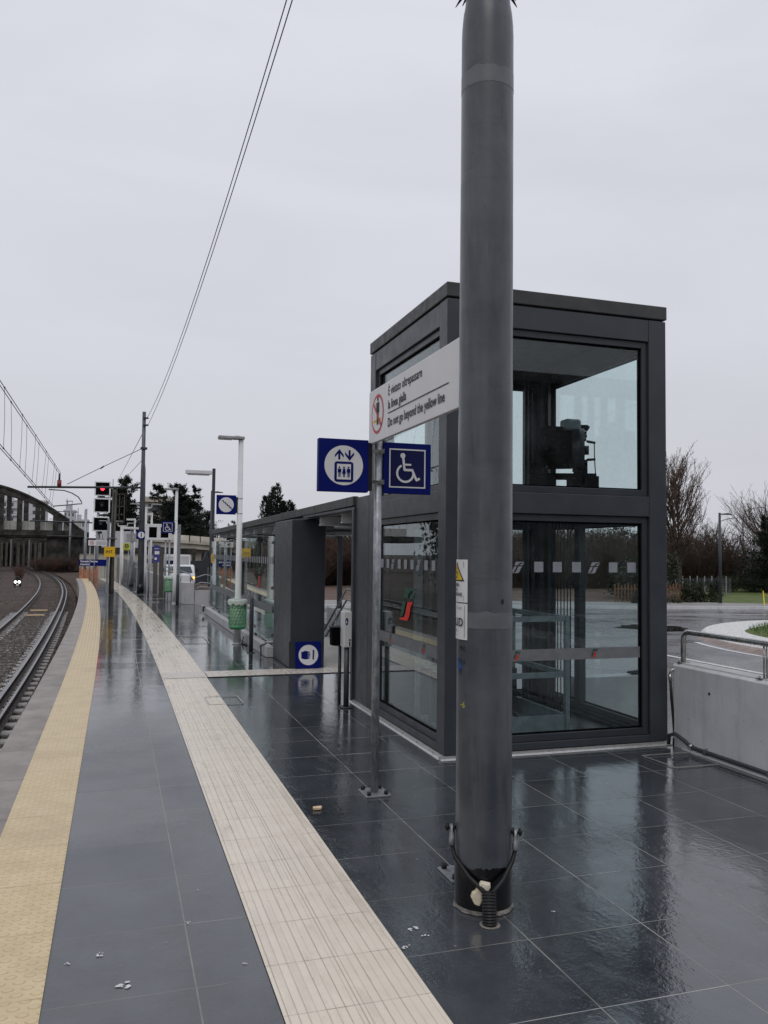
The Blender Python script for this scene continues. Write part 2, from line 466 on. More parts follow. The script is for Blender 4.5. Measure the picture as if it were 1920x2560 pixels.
def ballast():
    t = NT('ballast')
    v = t.coord('Object')
    vo = t.n('TexVoronoi')
    t.l(v, vo.inputs['Vector'])
    vo.inputs['Scale'].default_value = 13
    sr = t.n('SeparateColor'); t.l(vo.outputs['Color'], sr.inputs[0])
    c = t.mix(sr.outputs[0], (.012, .010, .009), (.085, .074, .066))
    red = t.mix(sr.outputs[1], (.040, .022, .018), (.15, .085, .070))
    sp = t.n('SeparateXYZ'); t.l(v, sp.inputs[0])
    side = t.rng(t.math('ADD', sp.outputs[0], t.math('MULTIPLY', t.noise(v, 1.2, 3), 1.2)), -4.6, -3.0, .9, .0); side.node.clamp = True
    c = t.mix(t.math('MAXIMUM', side, t.rng(t.noise(v, .5, 4, .6), .45, .62, 0, .45)), c, red)
    t.set(c, .75)
    t.bump(vo.outputs['Distance'], 1.0, .05)
    return t.m
M['ballast'] = ballast()

def mast_mat():
    return M['mast']

# ------------------------------------------------------------------ mesh helpers
class MB:
    def __init__(s):
        s.v, s.f, s.mi, s.sm, s.uv = [], [], [], [], {}
    def add(s, vs, fs, mi=0, smooth=False, uvs=None):
        b = len(s.v)
        s.v += [tuple(p) for p in vs]
        for k, f in enumerate(fs):
            if uvs:
                s.uv[len(s.f)] = uvs[k]
            s.f.append([b + i for i in f])
            s.mi.append(mi)
            s.sm.append(smooth)
        return s
    def box(s, a, b, mi=0):
        x0, y0, z0 = [min(p, q) for p, q in zip(a, b)]
        x1, y1, z1 = [max(p, q) for p, q in zip(a, b)]
        return s.add([(x0, y0, z0), (x1, y0, z0), (x1, y1, z0), (x0, y1, z0), (x0, y0, z1), (x1, y0, z1), (x1, y1, z1), (x0, y1, z1)],
                     [(0, 3, 2, 1), (4, 5, 6, 7), (0, 1, 5, 4), (1, 2, 6, 5), (2, 3, 7, 6), (3, 0, 4, 7)], mi)
    def bar(s, p, q, w, h, mi=0, upv=(0, 0, 1)):
        """rectangular bar from p to q"""
        p, q = Vector(p), Vector(q)
        d = (q - p).normalized()
        sd = d.cross(Vector(upv))
        if sd.length < 1e-4:
            sd = Vector((1, 0, 0))
        sd.normalize()
        u = sd.cross(d)
        vs = []
        for c in (p, q):
            for a, b in ((-1, -1), (1, -1), (1, 1), (-1, 1)):
                vs.append(c + sd * a * w / 2 + u * b * h / 2)
        return s.add(vs, [(0, 1, 2, 3), (7, 6, 5, 4), (0, 4, 5, 1), (1, 5, 6, 2), (2, 6, 7, 3), (3, 7, 4, 0)], mi)
    def tube(s, pts, r, n=10, mi=0, caps=True, smooth=True):
        pts = [Vector(p) for p in pts]
        rs = r if isinstance(r, (list, tuple)) else [r] * len(pts)
        vs, fs = [], []
        ref = None
        for i, p in enumerate(pts):
            d = (pts[min(i + 1, len(pts) - 1)] - pts[max(i - 1, 0)]).normalized()
            if ref is None:
                ref = Vector((0, 0, 1)) if abs(d.z) < .9 else Vector((1, 0, 0))
            a = ref - d * ref.dot(d)
            a.normalize()
            ref = a
            b = d.cross(a)
            for k in range(n):
                t = 2 * math.pi * k / n
                vs.append(p + a * math.cos(t) * rs[i] + b * math.sin(t) * rs[i])
        for i in range(len(pts) - 1):
            for k in range(n):
                fs.append((i * n + k, i * n + (k + 1) % n, (i + 1) * n + (k + 1) % n, (i + 1) * n + k))
        s.add(vs, fs, mi, smooth)
        if caps:
            b = len(s.v) - len(vs)
            s.f.append([b + k for k in reversed(range(n))]); s.mi.append(mi); s.sm.append(False)
            e = b + (len(pts) - 1) * n
            s.f.append([e + k for k in range(n)]); s.mi.append(mi); s.sm.append(False)
        return s
    def prism(s, poly, y0, y1, mi=0):
        """polygon in x,z extruded along y"""
        n = len(poly)
        vs = [(x, y0, z) for x, z in poly] + [(x, y1, z) for x, z in poly]
        fs = [tuple(range(n)), tuple(reversed(range(n, 2 * n)))] + [(i, n + i, n + (i + 1) % n, (i + 1) % n) for i in range(n)]
        return s.add(vs, fs, mi)
    def prismx(s, poly, x0, x1, mi=0):
        n = len(poly)
        vs = [(x0, y, z) for y, z in poly] + [(x1, y, z) for y, z in poly]
        fs = [tuple(range(n)), tuple(reversed(range(n, 2 * n)))] + [(i, n + i, n + (i + 1) % n, (i + 1) % n) for i in range(n)]
        return s.add(vs, fs, mi)
    def prismz(s, poly, z0, z1, mi=0):
        n = len(poly)
        vs = [(x, y, z0) for x, y in poly] + [(x, y, z1) for x, y in poly]
        fs = [tuple(reversed(range(n))), tuple(range(n, 2 * n))] + [(i, (i + 1) % n, n + (i + 1) % n, n + i) for i in range(n)]
        return s.add(vs, fs, mi)
    def build(s, name, mats, parent=None, bevel=0, loc=None, **props):
        me = bpy.data.meshes.new(name)
        me.from_pydata(s.v, [], s.f)
        mats = mats if isinstance(mats, (list, tuple)) else [mats]
        for mm in mats:
            me.materials.append(M[mm] if isinstance(mm, str) else mm)
        me.polygons.foreach_set('material_index', s.mi)
        me.polygons.foreach_set('use_smooth', s.sm)
        if s.uv:
            uvl = me.uv_layers.new(name='UVMap')
            for fi, uvs in s.uv.items():
                p = me.polygons[fi]
                for li, uvc in zip(p.loop_indices, uvs):
                    uvl.data[li].uv = uvc
        me.update()
        o = bpy.data.objects.new(name, me)
        COL.objects.link(o)
        if parent:
            o.parent = parent
        if loc:
            o.location = loc
        if bevel:
            bv = o.modifiers.new('bevel', 'BEVEL')
            bv.width = bevel
            bv.segments = 2
            bv.limit_method = 'ANGLE'
            bv.angle_limit = R(40)
        for k, v in props.items():
            o[k] = v
        return o

def thing(name, label, cat, loc=(0, 0, 0), rz=0.0, group=None):
    o = bpy.data.objects.new(name, None)
    o.empty_display_size = .1
    COL.objects.link(o)
    o.location = loc
    o.rotation_euler = (0, 0, rz)
    o['label'] = label
    o['category'] = cat
    if group:
        o['group'] = group
    return o
def tag(o, label, cat, group=None):
    o['label'] = label
    o['category'] = cat
    if group:
        o['group'] = group
    return o
def struct(o):
    o['kind'] = 'structure'
    return o
def dup(root, loc, rz=None, label=None, group=None, scale=None):
    r = root.copy()
    COL.objects.link(r)
    r.location = loc
    if rz is not None:
        r.rotation_euler = (0, 0, rz)
    if scale:
        r.scale = (scale,) * 3 if isinstance(scale, (int, float)) else scale
    if label:
        r['label'] = label
    if group:
        r['group'] = group
    for ch in list(root.children):
        c = ch.copy()
        COL.objects.link(c)
        c.parent = r
        for gch in ch.children:
            dd = gch.copy()
            COL.objects.link(dd)
            dd.parent = c
    return r

# flat artwork: shapes in (x right, z up), facing -y, each shape a hair further out
class Art:
    def __init__(s, y=0.0, step=.0006, wrap=None):
        s.mb, s.y, s.step, s.wrap = MB(), y, step, wrap
    def _y(s):
        s.y -= s.step
        return s.y
    def _put(s, pts, fs, mi):
        y = s._y()
        if s.wrap:
            cx, cy, r, a0 = s.wrap
            vs = [(cx + (r - y) * math.cos(a0 + x / r), cy + (r - y) * math.sin(a0 + x / r), z) for x, z in pts]
        else:
            vs = [(x, y, z) for x, z in pts]
        s.mb.add(vs, fs, mi)
    def poly(s, pts, mi=0):
        s._put(pts, [tuple(range(len(pts)))], mi)
    def rect(s, x0, z0, x1, z1, mi=0):
        n = max(1, int(abs(x1 - x0) / .02)) if s.wrap else 1
        pts = [(x0 + (x1 - x0) * i / n, z) for i in range(n + 1) for z in (z0, z1)]
        s._put(pts, [(2 * i, 2 * i + 2, 2 * i + 3, 2 * i + 1) for i in range(n)], mi)
    def rrect(s, x0, z0, x1, z1, r, mi=0):
        pts = []
        for cx, cz, a in ((x1 - r, z1 - r, 0), (x0 + r, z1 - r, 90), (x0 + r, z0 + r, 180), (x1 - r, z0 + r, 270)):
            for k in range(5):
                t = R(a + k * 22.5)
                pts.append((cx + r * math.cos(t), cz + r * math.sin(t)))
        s.poly(pts, mi)
    def disc(s, cx, cz, r, mi=0, n=32, ry=None):
        s.poly([(cx + r * math.cos(2 * math.pi * k / n), cz + (ry or r) * math.sin(2 * math.pi * k / n)) for k in range(n)], mi)
    def arc(s, cx, cz, r, wd, a0, a1, mi=0, n=28):
        pts = []
        for k in range(n + 1):
            t = R(a0 + (a1 - a0) * k / n)
            for rr in (r - wd / 2, r + wd / 2):
                pts.append((cx + rr * math.cos(t), cz + rr * math.sin(t)))
        s._put(pts, [(2 * i, 2 * i + 1, 2 * i + 3, 2 * i + 2) for i in range(n)], mi)
    def line(s, pts, wd, mi=0):
        for (x0, z0), (x1, z1) in zip(pts, pts[1:]):
            dx, dz = x1 - x0, z1 - z0
            L = math.hypot(dx, dz)
            nx, nz = -dz / L * wd / 2, dx / L * wd / 2
            s.poly([(x0 + nx, z0 + nz), (x0 - nx, z0 - nz), (x1 - nx, z1 - nz), (x1 + nx, z1 + nz)], mi)
        for x, z in pts[1:-1]:
            s.disc(x, z, wd / 2, mi, 10)
    def text(s, txt, x, z, size, mi=0, align='LEFT', sx=1.0, bold=0.0, rot=0.0):
        cu = bpy.data.curves.new('t', 'FONT')
        cu.body = txt
        cu.size = size
        cu.align_x = align
        cu.offset = bold
        cu.resolution_u = 3
        to = bpy.data.objects.new('t', cu)
        COL.objects.link(to)
        bpy.context.view_layer.update()
        me = bpy.data.meshes.new_from_object(to.evaluated_get(bpy.context.evaluated_depsgraph_get()))
        ca, sa = math.cos(rot), math.sin(rot)
        pts = [(x + (v.co.x * ca - v.co.y * sa) * sx, z + v.co.x * sa + v.co.y * ca) for v in me.vertices]
        s._put(pts, [tuple(p.vertices) for p in me.polygons], mi)
        bpy.data.objects.remove(to)
        bpy.data.curves.remove(cu)
        bpy.data.meshes.remove(me)
    def build(s, name, mats, parent=None, **kw):
        return s.mb.build(name, mats, parent, **kw)

def rail_logo(a, x, z, w_, h_, mg, mr):
    P = lambda pts: [(x + (px - 95) / 280 * w_, z + (1230 - py) / 210 * h_) for px, py in pts]
    a.poly(P([(155, 1088), (195, 1022), (375, 1022), (365, 1036), (290, 1042), (255, 1062), (240, 1088)]), mg)
    a.poly(P([(272, 1088), (300, 1062), (368, 1046), (340, 1088)]), mg)
    a.poly(P([(152, 1108), (210, 1108), (172, 1175), (145, 1204), (100, 1212)]), mg)
    a.poly(P([(238, 1110), (332, 1107), (326, 1118), (296, 1140), (272, 1200), (235, 1228), (92, 1228), (95, 1219), (180, 1210), (205, 1180)]), mr)

def wheelchair(a, cx, cz, s, mi):
    """the access pictogram, s = height"""
    k = s / 1.0
    P = lambda x, z: (cx + x * k, cz + z * k)
    a.disc(*P(-.14, .40), .085 * k, mi)
    a.line([P(-.13, .36), P(-.08, -.06), P(.18, -.06), P(.33, -.38), P(.44, -.32)], .078 * k, mi)
    a.line([P(-.11, .11), P(.14, .11)], .06 * k, mi)
    a.arc(*P(-.06, -.17), .275 * k, .07 * k, 118, 360, mi)

def person_icon(a, cx, z, h, mi, skirt=False):
    a.disc(cx, z + h * .90, h * .09, mi, 12)
    if skirt:
        a.poly([(cx - h * .10, z + h * .78), (cx - h * .19, z + h * .30), (cx + h * .19, z + h * .30), (cx + h * .10, z + h * .78)], mi)
        a.rect(cx - h * .07, z, cx + h * .07, z + h * .32, mi)
    else:
        a.rect(cx - h * .17, z + h * .42, cx + h * .17, z + h * .78, mi)
        a.rect(cx - h * .10, z, cx - h * .015, z + h * .45, mi)
        a.rect(cx + h * .015, z, cx + h * .10, z + h * .45, mi)

# ------------------------------------------------------------------ SETTING: ground, platform, tactile strips
def cv(y, k=1.0):
    return -k * .0007 * (y - 10) ** 2 if y > 10 else 0.0

def ribbon(name, mat, a, b, y0, y1, z, k=1.0, step=1.0):
    mb = MB()
    n = int((y1 - y0) / step)
    ys = [y0 + (y1 - y0) * i / n for i in range(n + 1)]
    for p, q in zip(ys, ys[1:]):
        f = lambda e, y: (e(y) if callable(e) else e + cv(y, k))
        mb.add([(f(a, p), p, z), (f(b, p), p, z), (f(b, q), q, z), (f(a, q), q, z)], [(0, 1, 2, 3)],
               uvs=[[(0, p), (f(b, p) - f(a, p), p), (f(b, q) - f(a, q), q), (0, q)]])
    return struct(mb.build(name, mat))

# ground: low track side, higher street side, hole for the stairwell
mb = MB()
LO, HI = -1.10, -.14
def q(x0, y0, x1, y1, z):
    mb.add([(x0, y0, z), (x1, y0, z), (x1, y1, z), (x0, y1, z)], [(0, 1, 2, 3)])
q(-900, -300, 0.5, 1500, LO)
q(4.9, -300, 900, 60, HI)
q(2.7, 26, 4.9, 60, HI)
q(0.5, 60, 900, 1500, HI)
q(0.5, -300, 4.9, -5, HI)
mb.add([(.5, 60, LO), (.5, 60, HI), (.5, 1500, HI), (.5, 1500, LO)], [(0, 1, 2, 3)])
struct(mb.build('ground', 'soil'))

# platform body: every tile lies a hair off level, as laid
mb = MB()
PT = .603
def corner(i, j, key):
    return noise.cell(Vector((i * 1.37 + .11, j * 2.11 + .37, key * 3.3)))
ys = list(np.arange(-4, 55.01, 1.0))
def tilt(i, j, k):
    r_ = random.Random(i * 7919 + j * 104729 + k * 31)
    return r_.uniform(-1, 1)
def tile_run(x0, x1, i0, edge=None):
    j = int((-4 - 3.52) / PT) - 1
    while True:
        ya, yb = 3.52 + j * PT, 3.52 + (j + 1) * PT
        if ya > 55:
            break
        ya, yb = max(ya, -4), min(yb, 55)
        xa, xb = x0, x1
        amp = .0004 + .0013 * min(1, max(0, (ya - 6) / 8))
        zt = [amp * tilt(i0, j, k) * .5 - .0018 for k in range(4)]
        common = amp * .9 * tilt(i0 // 3, j, 9)      # a whole row rocks a little together
        xl0, xl1 = (edge(ya), edge(yb)) if edge else (xa, xa)
        if xb > max(xl0, xl1):
            mb.add([(xl0, ya, zt[0] - common), (xb, ya, zt[1] - common), (xb, yb, zt[2] + common), (xl1, yb, zt[3] + common)], [(0, 1, 2, 3)])
        j += 1
el = lambda y: -.23 + cv(y)
tile_run(0, -.248, 0, el)
for i_, (xa, xb) in enumerate(((-.248, .355), (.355, .95), (.95, 1.25), (1.25, 1.853), (1.853, 2.456), (2.456, 2.72))):
    tile_run(xa, xb, i_ + 1, (lambda y, xa=xa: max(xa, el(y)) if xa < -.2 else xa))
# left of the original edge line, where the platform bends away
for p, qn in zip(ys, ys[1:]):
    xr = 5.03 if p < 26 else 2.72
    if p < 17 or (24 <= p < 26):
        n_ = 1
        for (xa, xb) in ((2.72, 3.059), (3.059, 3.662), (3.662, 4.265), (4.265, 5.03)):
            mb.add([(xa, p, -.002), (xb, p, -.002), (xb, qn, -.002), (xa, qn, -.002)], [(0, 1, 2, 3)])
    elif 17 <= p < 24:
        mb.add([(4.65, p, -.002), (xr, p, -.002), (xr, qn, -.002), (4.65, qn, -.002)], [(0, 1, 2, 3)])
struct(mb.build('platform', 'tiles'))
mb = MB()
mb.box((5.03, -4, -.5), (5.06, 26, -.002))
mb.box((2.72, 26, -.5), (2.74, 55, -.002))
mb.box((-2.25, 55.0, -1.1), (2.72, 55.04, -.003))
struct(mb.build('platform_side', 'concrete'))
# platform edge kerb stones with face
mb = MB()
for p, qn in zip(ys, ys[1:]):
    o0, o1 = -.92 + cv(p), -.92 + cv(qn)
    i0, i1 = -.63 + cv(p), -.63 + cv(qn)
    g0 = .006
    mb.add([(o0, p + g0, .0), (i0, p + g0, .0), (i1, qn, .0), (o1, qn, .0), (o0, p + g0, -.18), (o1, qn, -.18)], [(0, 1, 2, 3), (4, 0, 3, 5)])
    mb.add([(o0, p, -.004), (i0, p, -.004), (i1, qn, -.004), (o1, qn, -.004)], [(0, 1, 2, 3)])
    mb.add([(o0 + .08, p, -1.1), (o1 + .08, qn, -1.1), (o1 + .08, qn, -.18), (o0 + .08, p, -.18), (o0, p, -.18), (o1, qn, -.18)], [(0, 1, 2, 3), (4, 5, 2, 3)])
struct(mb.build('platform_edge', 'kerb'))
ribbon('yellow_tactile_strip', 'yellow_path', -.63, -.23, -4, 55, .005)
ribbon('tactile_path', 'white_path', .65, 1.25, -4, 55, .005, 1.15)
mb = MB()
for k in range(7):
    x0 = 1.27 + k * .603
    x1 = min(x0 + .599, 4.64)
    if x0 < 4.6:
        mb.add([(x0, 11.92 + .008 * k, .009), (x1, 11.92 + .008 * (k + 1), .009), (x1, 12.50 - .01, .009), (x0, 12.5 - .01, .009)], [(0, 1, 2, 3)])
mb.add([(.66, 11.9, .009), (1.26, 11.9, .009), (1.26, 12.48, .009), (.66, 12.48, .009)], [(0, 1, 2, 3)])
struct(mb.build('cross_path', pm('plain pale paving', (.60, .55, .48), (.68, .625, .55), 7, .3, .1, dirt=(.52, .46, .39), dscale=1.2)))
mb = MB()
mb.add([(2.9, 12.52, .006), (4.62, 12.52, .006), (4.62, 17, .006), (2.9, 17, .006)], [(0, 1, 2, 3)])
struct(mb.build('stair_landing', 'beige_floor'))
# stairs and stairwell
mb = MB()
for k in range(24):
    mb.box((2.74, 17.0 + k * .29, -.17 * (k + 1) - .2), (4.63, 17.0 + (k + 1) * .29, -.17 * (k + 1) + .0))
struct(mb.build('stairs', 'paving'))
mb = MB()
mb.box((2.70, 16.9, -4.4), (2.74, 24.1, -.003))
mb.box((4.63, 16.9, -4.4), (4.67, 24.1, -.003))
mb.box((2.74, 24.0, -4.4), (4.63, 24.1, -.003))
struct(mb.build('stairwell', 'concrete'))

# drainage / hatch frames in the paving
def hatch(pts, label, wd=.014, group='thin metal hatch frames set in the wet paving'):
    a = MB()
    n = len(pts)
    for i in range(n):
        p, qq = Vector(pts[i] + (.007,)), Vector(pts[(i + 1) % n] + (.007,))
        a.bar(p, qq, wd, .006)
    tag(a.build('hatch_frame', 'alu'), label, 'hatch', group)
hatch([(4.47, 6.38), (4.95, 6.37), (4.92, 5.94), (4.49, 5.94)], 'thin square metal hatch outline in wet tiles at the foot of the grey wall')
hatch([(1.06, 9.78), (1.45, 9.78), (1.45, 10.30), (1.06, 10.30)], 'hatch outline cutting the right edge of the pale tactile path')
hatch([(.45, 29.5), (1.42, 29.5), (1.42, 29.95), (.45, 29.95)], 'pale hatch outline across the tactile path by the far tall mast', .05)
hatch([(-.0, 36.8), (.83, 36.8), (.83, 37.4), (0, 37.4)], 'pale hatch outline beside the brown pole on the platform', .06)
hatch([(1.3, 16.3), (1.75, 16.3), (1.75, 17.5), (1.3, 17.5)], 'hatch outline in wet tiles left of the white lamp post', .014)

# ------------------------------------------------------------------ railway
tr = 1.0985 * np.array([(-1.66, -10), (-1.66, 5), (-1.68, 14.4), (-1.73, 19), (-1.84, 24.2), (-1.98, 30), (-2.27, 39), (-2.78, 50.3), (-3.78, 64.3), (-5.42, 80.7), (-8.31, 101.8), (-13.5, 130), (-20, 160)])
def rx(y):
    a = [np.interp(y + dd, tr[:, 1], tr[:, 0]) for dd in (-5, -2.5, 0, 2.5, 5)]
    return float(sum(a) / 5)
def track(cx, y0, y1, zr, label, guard=False, sl=(7, 36), step=.6):
    t = thing('railway_track', label, 'railway track', (0, 0, 0))
    ys = np.arange(y0, y1, 1.2)
    def rail(dx, name='rail', wd=.07):
        mb = MB()
        for p, qn in zip(ys, ys[1:]):
            a, b = cx(p) + dx, cx(qn) + dx
            mb.add([(a - wd / 2, p, zr), (a + wd / 2, p, zr), (b + wd / 2, qn, zr), (b - wd / 2, qn, zr)], [(0, 1, 2, 3)], 0)
            for s_ in (-1, 1):
                e = s_ * wd / 2
                f_ = s_ * .075
                mb.add([(a + e, p, zr), (b + e, qn, zr), (b + e, qn, zr - .035), (a + e, p, zr - .035),
                        (b + s_ * .012, qn, zr - .05), (a + s_ * .012, p, zr - .05), (b + s_ * .012, qn, zr - .12), (a + s_ * .012, p, zr - .12),
                        (b + f_, qn, zr - .15), (a + f_, p, zr - .15)],
                       [(0, 1, 2, 3), (3, 2, 4, 5), (5, 4, 6, 7), (7, 6, 8, 9)], 1)
        mb.build(name, ['rail_top', 'rail_rust'], t)
    rail(.7175)
    rail(-.7175)
    if guard:
        rail(.7175 + .22, 'guard_rail', .045)
    sm = MB()
    sm.prismx([(-.12, -.1), (.12, -.1), (.12, .0), (.10, .02), (-.10, .02), (-.12, 0)], -1.15, -.45)
    sm.prismx([(-.10, -.1), (.10, -.1), (.10, -.03), (-.10, -.03)], -.45, .45)
    sm.prismx([(-.12, -.1), (.12, -.1), (.12, .0), (.10, .02), (-.10, .02), (-.12, 0)], .45, 1.15)
    for sx_ in (-.7175, .7175):
        for e in (-.12, .12):
            sm.box((sx_ + e - .03, -.07, .018), (sx_ + e + .03, .07, .045))
    s0 = None
    y = sl[0]
    while y < sl[1]:
        if s0 is None:
            o = s0 = sm.build('sleeper', 'sleeper', t)
        else:
            o = s0.copy()
            COL.objects.link(o)
        o.location = (cx(y), y, zr - .168)
        o.rotation_euler = (0, 0, -math.atan((cx(y + 1) - cx(y)) / 1.0))
        y += step
    return t
track(lambda y: rx(y) - .7175, -8, 135, -.80, 'curving railway track with pale concrete sleepers beside the platform edge', True, (7, 39))
track(lambda y: rx(y) - 5.5, 20, 135, -.80, 'second railway track left of the red-brown ballast at the photo edge', False, (40, 62))
# track bed
mb = MB()
xs = np.concatenate([np.arange(-1.1, -7, -.2), np.arange(-7, -26, -1.2)])
yy = np.arange(4, 150, .6)
idx = {}
vs = []
for j, y in enumerate(yy):
    sh = rx(y) + 1.66 * 1.0985
    for i, x in enumerate(xs):
        z = -.995 + .035 * noise.noise(Vector((x * 3, y * 3, 0)))
        dcen = abs(x - (-1.82 - .7175))
        if 2.2 < dcen < 3.9 and y > 22:
            z += .10 * math.exp(-(dcen - 3.0) ** 2)
        if x > -1.25:
            z -= .05
        xx = max(x, -1.1) + sh if x < -1.2 else x + 0.22 + min(sh, cv(y))
        vs.append((xx, y, z))
nx = len(xs)
fs = [(j * nx + i, j * nx + i + 1, (j + 1) * nx + i + 1, (j + 1) * nx + i) for j in range(len(yy) - 1) for i in range(nx - 1)]
mb.add(vs, [tuple(reversed(f)) for f in fs], 0, True)
struct(mb.build('track_bed', 'ballast'))
# loose stones
mb = MB()
for k in range(9000):
    y = 8 + 34 * random.random() ** 1.3
    xb = rx(y)
    x = random.choice([random.uniform(xb + .3, -.85 + cv(y)), random.uniform(xb + .3, -.85 + cv(y)), random.uniform(xb - 4.5, xb + .4)])
    r_ = random.uniform(.018, .042)
    z = -.985 + random.uniform(-.01, .03) + (.01 if x > xb + .5 else -.015)
    if abs(x - xb) < .1 or abs(x - xb + 1.435) < .1:
        continue
    pts = [(x + r_ * random.uniform(.6, 1.2) * math.cos(a), y + r_ * random.uniform(.6, 1.2) * math.sin(a), z + random.uniform(-.01, .01)) for a in (0, 1.3, 2.5, 3.8, 5.1)]
    pts.append((x + random.uniform(-.01, .01), y, z + r_ * random.uniform(.5, 1.0)))
    mb.add(pts, [(0, 1, 5), (1, 2, 5), (2, 3, 5), (3, 4, 5), (4, 0, 5)])
for k in range(6500):
    y = 9 + 32 * random.random() ** 1.2
    x = rx(y) - random.uniform(.10, 1.33)
    r_ = random.uniform(.018, .045)
    z = -.965
    pts = [(x + r_ * random.uniform(.6, 1.2) * math.cos(a), y + r_ * random.uniform(.6, 1.2) * math.sin(a), z) for a in (0, 1.3, 2.5, 3.8, 5.1)]
    pts.append((x, y, z + r_ * random.uniform(.4, .9)))
    mb.add(pts, [(0, 1, 5), (1, 2, 5), (2, 3, 5), (3, 4, 5), (4, 0, 5)])
for k in range(7000):
    y = 36 + 75 * random.random() ** 1.2
    xb = rx(y)
    x = random.uniform(xb - 8.5, min(xb + 1.6, -1.1 + cv(y)))
    if abs(x - xb) < .12 or abs(x - xb + 1.435) < .12:
        continue
    r_ = random.uniform(.03, .075)
    z = -.975 + (.08 if x < xb - 2.3 else 0)
    pts = [(x + r_ * random.uniform(.6, 1.2) * math.cos(a), y + r_ * random.uniform(.6, 1.2) * math.sin(a), z) for a in (0, 1.3, 2.5, 3.8, 5.1)]
    pts.append((x, y, z + r_ * random.uniform(.5, 1.0)))
    mb.add(pts, [(0, 1, 5), (1, 2, 5), (2, 3, 5), (3, 4, 5), (4, 0, 5)])
o = mb.build('ballast_stones', pm('ballast stone', (.020, .015, .012), (.115, .095, .082), 9, .6, .15))
tag(o, 'loose dark ballast stones between the rails and the platform edge', 'ballast')
o['kind'] = 'stuff'
# short yellowish boards between the rails
for yv, lb in ((36.9, 'nearer of two short pale boards lying between the rails'), (39.8, 'farther of two short pale boards lying between the rails')):
    mb = MB()
    mb.box((-.35, -.09, 0), (.35, .09, .05))
    tag(mb.build('wooden_board', 'wood', None, .006, (rx(yv) - .78, yv, -.95)), lb, 'board', 'short boards between the rails')
# dwarf signal
t = thing('dwarf_signal', 'small black ground signal with two lit white lamps on the brown ballast', 'signal', (-6.7, 65, -1.0))
mb = MB()
mb.box((-.26, 0, .12), (.26, .25, .62))
mb.prism([(-.2, .62), (.2, .62), (.12, .78), (-.05, .82)], 0, .25)
mb.build('housing', 'rubber', t, .02)
mb = MB(); mb.box((-.2, .05, 0), (-.12, .2, .12)); mb.box((.12, .05, 0), (.2, .2, .12)); mb.build('foot', 'rubber', t)
for s_ in (-.12, .13):
    mb = MB(); mb.tube([(s_, -.01, .42), (s_, -.06, .42)], .085, 14); mb.build('lamp', 'white_on', t)
mb = MB(); mb.box((-.08, -.008, .16), (.1, -.003, .28)); mb.build('number_plate', 'board_white', t)

# ------------------------------------------------------------------ LIFT SHAFT
LX0, LX1, LY0, LY1 = 2.73, 5.0, 6.73, 9.06
lift = thing('lift_shaft', 'tall dark grey steel and glass lift shaft behind the big mast', 'lift', (LX0, LY0, 0))
LW, LD = LX1 - LX0, LY1 - LY0
for px, py in ((0, 0), (LW - .19, 0), (0, LD - .19), (LW - .19, LD - .19)):
    mb = MB(); mb.box((px, py, .03), (px + .19, py + .19, 4.03)); mb.build('corner_post', 'metal_dark', lift, .006)
def lift_face(o, dx, nrm, length, mull=None, glass=True):
    """o: outer corner, dx: along, nrm: inward normal"""
    o, dx, nrm = Vector(o), Vector(dx), Vector(nrm)
    P = lambda a, b, z: o + dx * a + nrm * b + Vector((0, 0, z))
    def bx(mb, a0, a1, b0, b1, z0, z1):
        vs = [P(a, b, z) for z in (z0, z1) for a, b in ((a0, b0), (a1, b0), (a1, b1), (a0, b1))]
        fs = [(0, 3, 2, 1), (4, 5, 6, 7), (0, 1, 5, 4), (1, 2, 6, 5), (2, 3, 7, 6), (3, 0, 4, 7)]
        if dx.cross(nrm).z < 0:
            fs = [tuple(reversed(f)) for f in fs]
        mb.add(vs, fs)
    L0, L1 = .191, length - .191
    for z0, z1 in ((.032, .095), (2.14, 2.33), (3.82, 4.028)):
        mb = MB(); bx(mb, L0, L1, .003, .16, z0, z1); mb.build('beam', 'metal_dark', lift, .005)
    for z0, z1 in ((.097, 2.138), (2.332, 3.818)):
        mb = MB()
        e = .062
        bx(mb, L0 + .002, L0 + e, .03, .11, z0, z1)
        bx(mb, L1 - e, L1 - .002, .03, .11, z0, z1)
        bx(mb, L0 + e + .001, L1 - e - .001, .03, .11, z0, z0 + e)
        bx(mb, L0 + e + .001, L1 - e - .001, .03, .11, z1 - e, z1)
        if mull and z0 < 1:
            bx(mb, mull, mull + .11, .05, .13, z0 + e + .002, z1 - e - .002)
        fr = mb.build('window_frame', 'metal_dark2', lift, .004)
        mb = MB()
        g0, g1, h0, h1 = L0 + e, L1 - e, z0 + e, z1 - e
        bx(mb, g0 + .001, g0 + .013, .052, .078, h0 + .001, h1 - .001); bx(mb, g1 - .013, g1 - .001, .052, .078, h0 + .001, h1 - .001)
        bx(mb, g0 + .014, g1 - .014, .052, .078, h0 + .001, h0 + .013); bx(mb, g0 + .014, g1 - .014, .052, .078, h1 - .013, h1 - .001)
        mb.build('gasket', 'matte_black', fr)
        mb = MB(); bx(mb, L0 + e - .01, L1 - e + .01, .06, .068, z0 + e - .01, z1 - e + .01)
        mb.build('glass_pane', 'glass', fr)
lift_face((0, 0, 0), (1, 0, 0), (0, 1, 0), LW)
lift_face((0, 0, 0), (0, 1, 0), (1, 0, 0), LD)
lift_face((LW, 0, 0), (0, 1, 0), (-1, 0, 0), LD, 1.36)
lift_face((0, LD, 0), (1, 0, 0), (0, -1, 0), LW)
mb = MB()
mb.box((-.008, -.008, 4.045), (LW + .010, LD + .010, 4.175))
mb.box((.02, .02, 3.99), (LW - .02, LD - .02, 4.044))
mb.build('roof', 'roof_metal', lift, .008)
mb = MB()
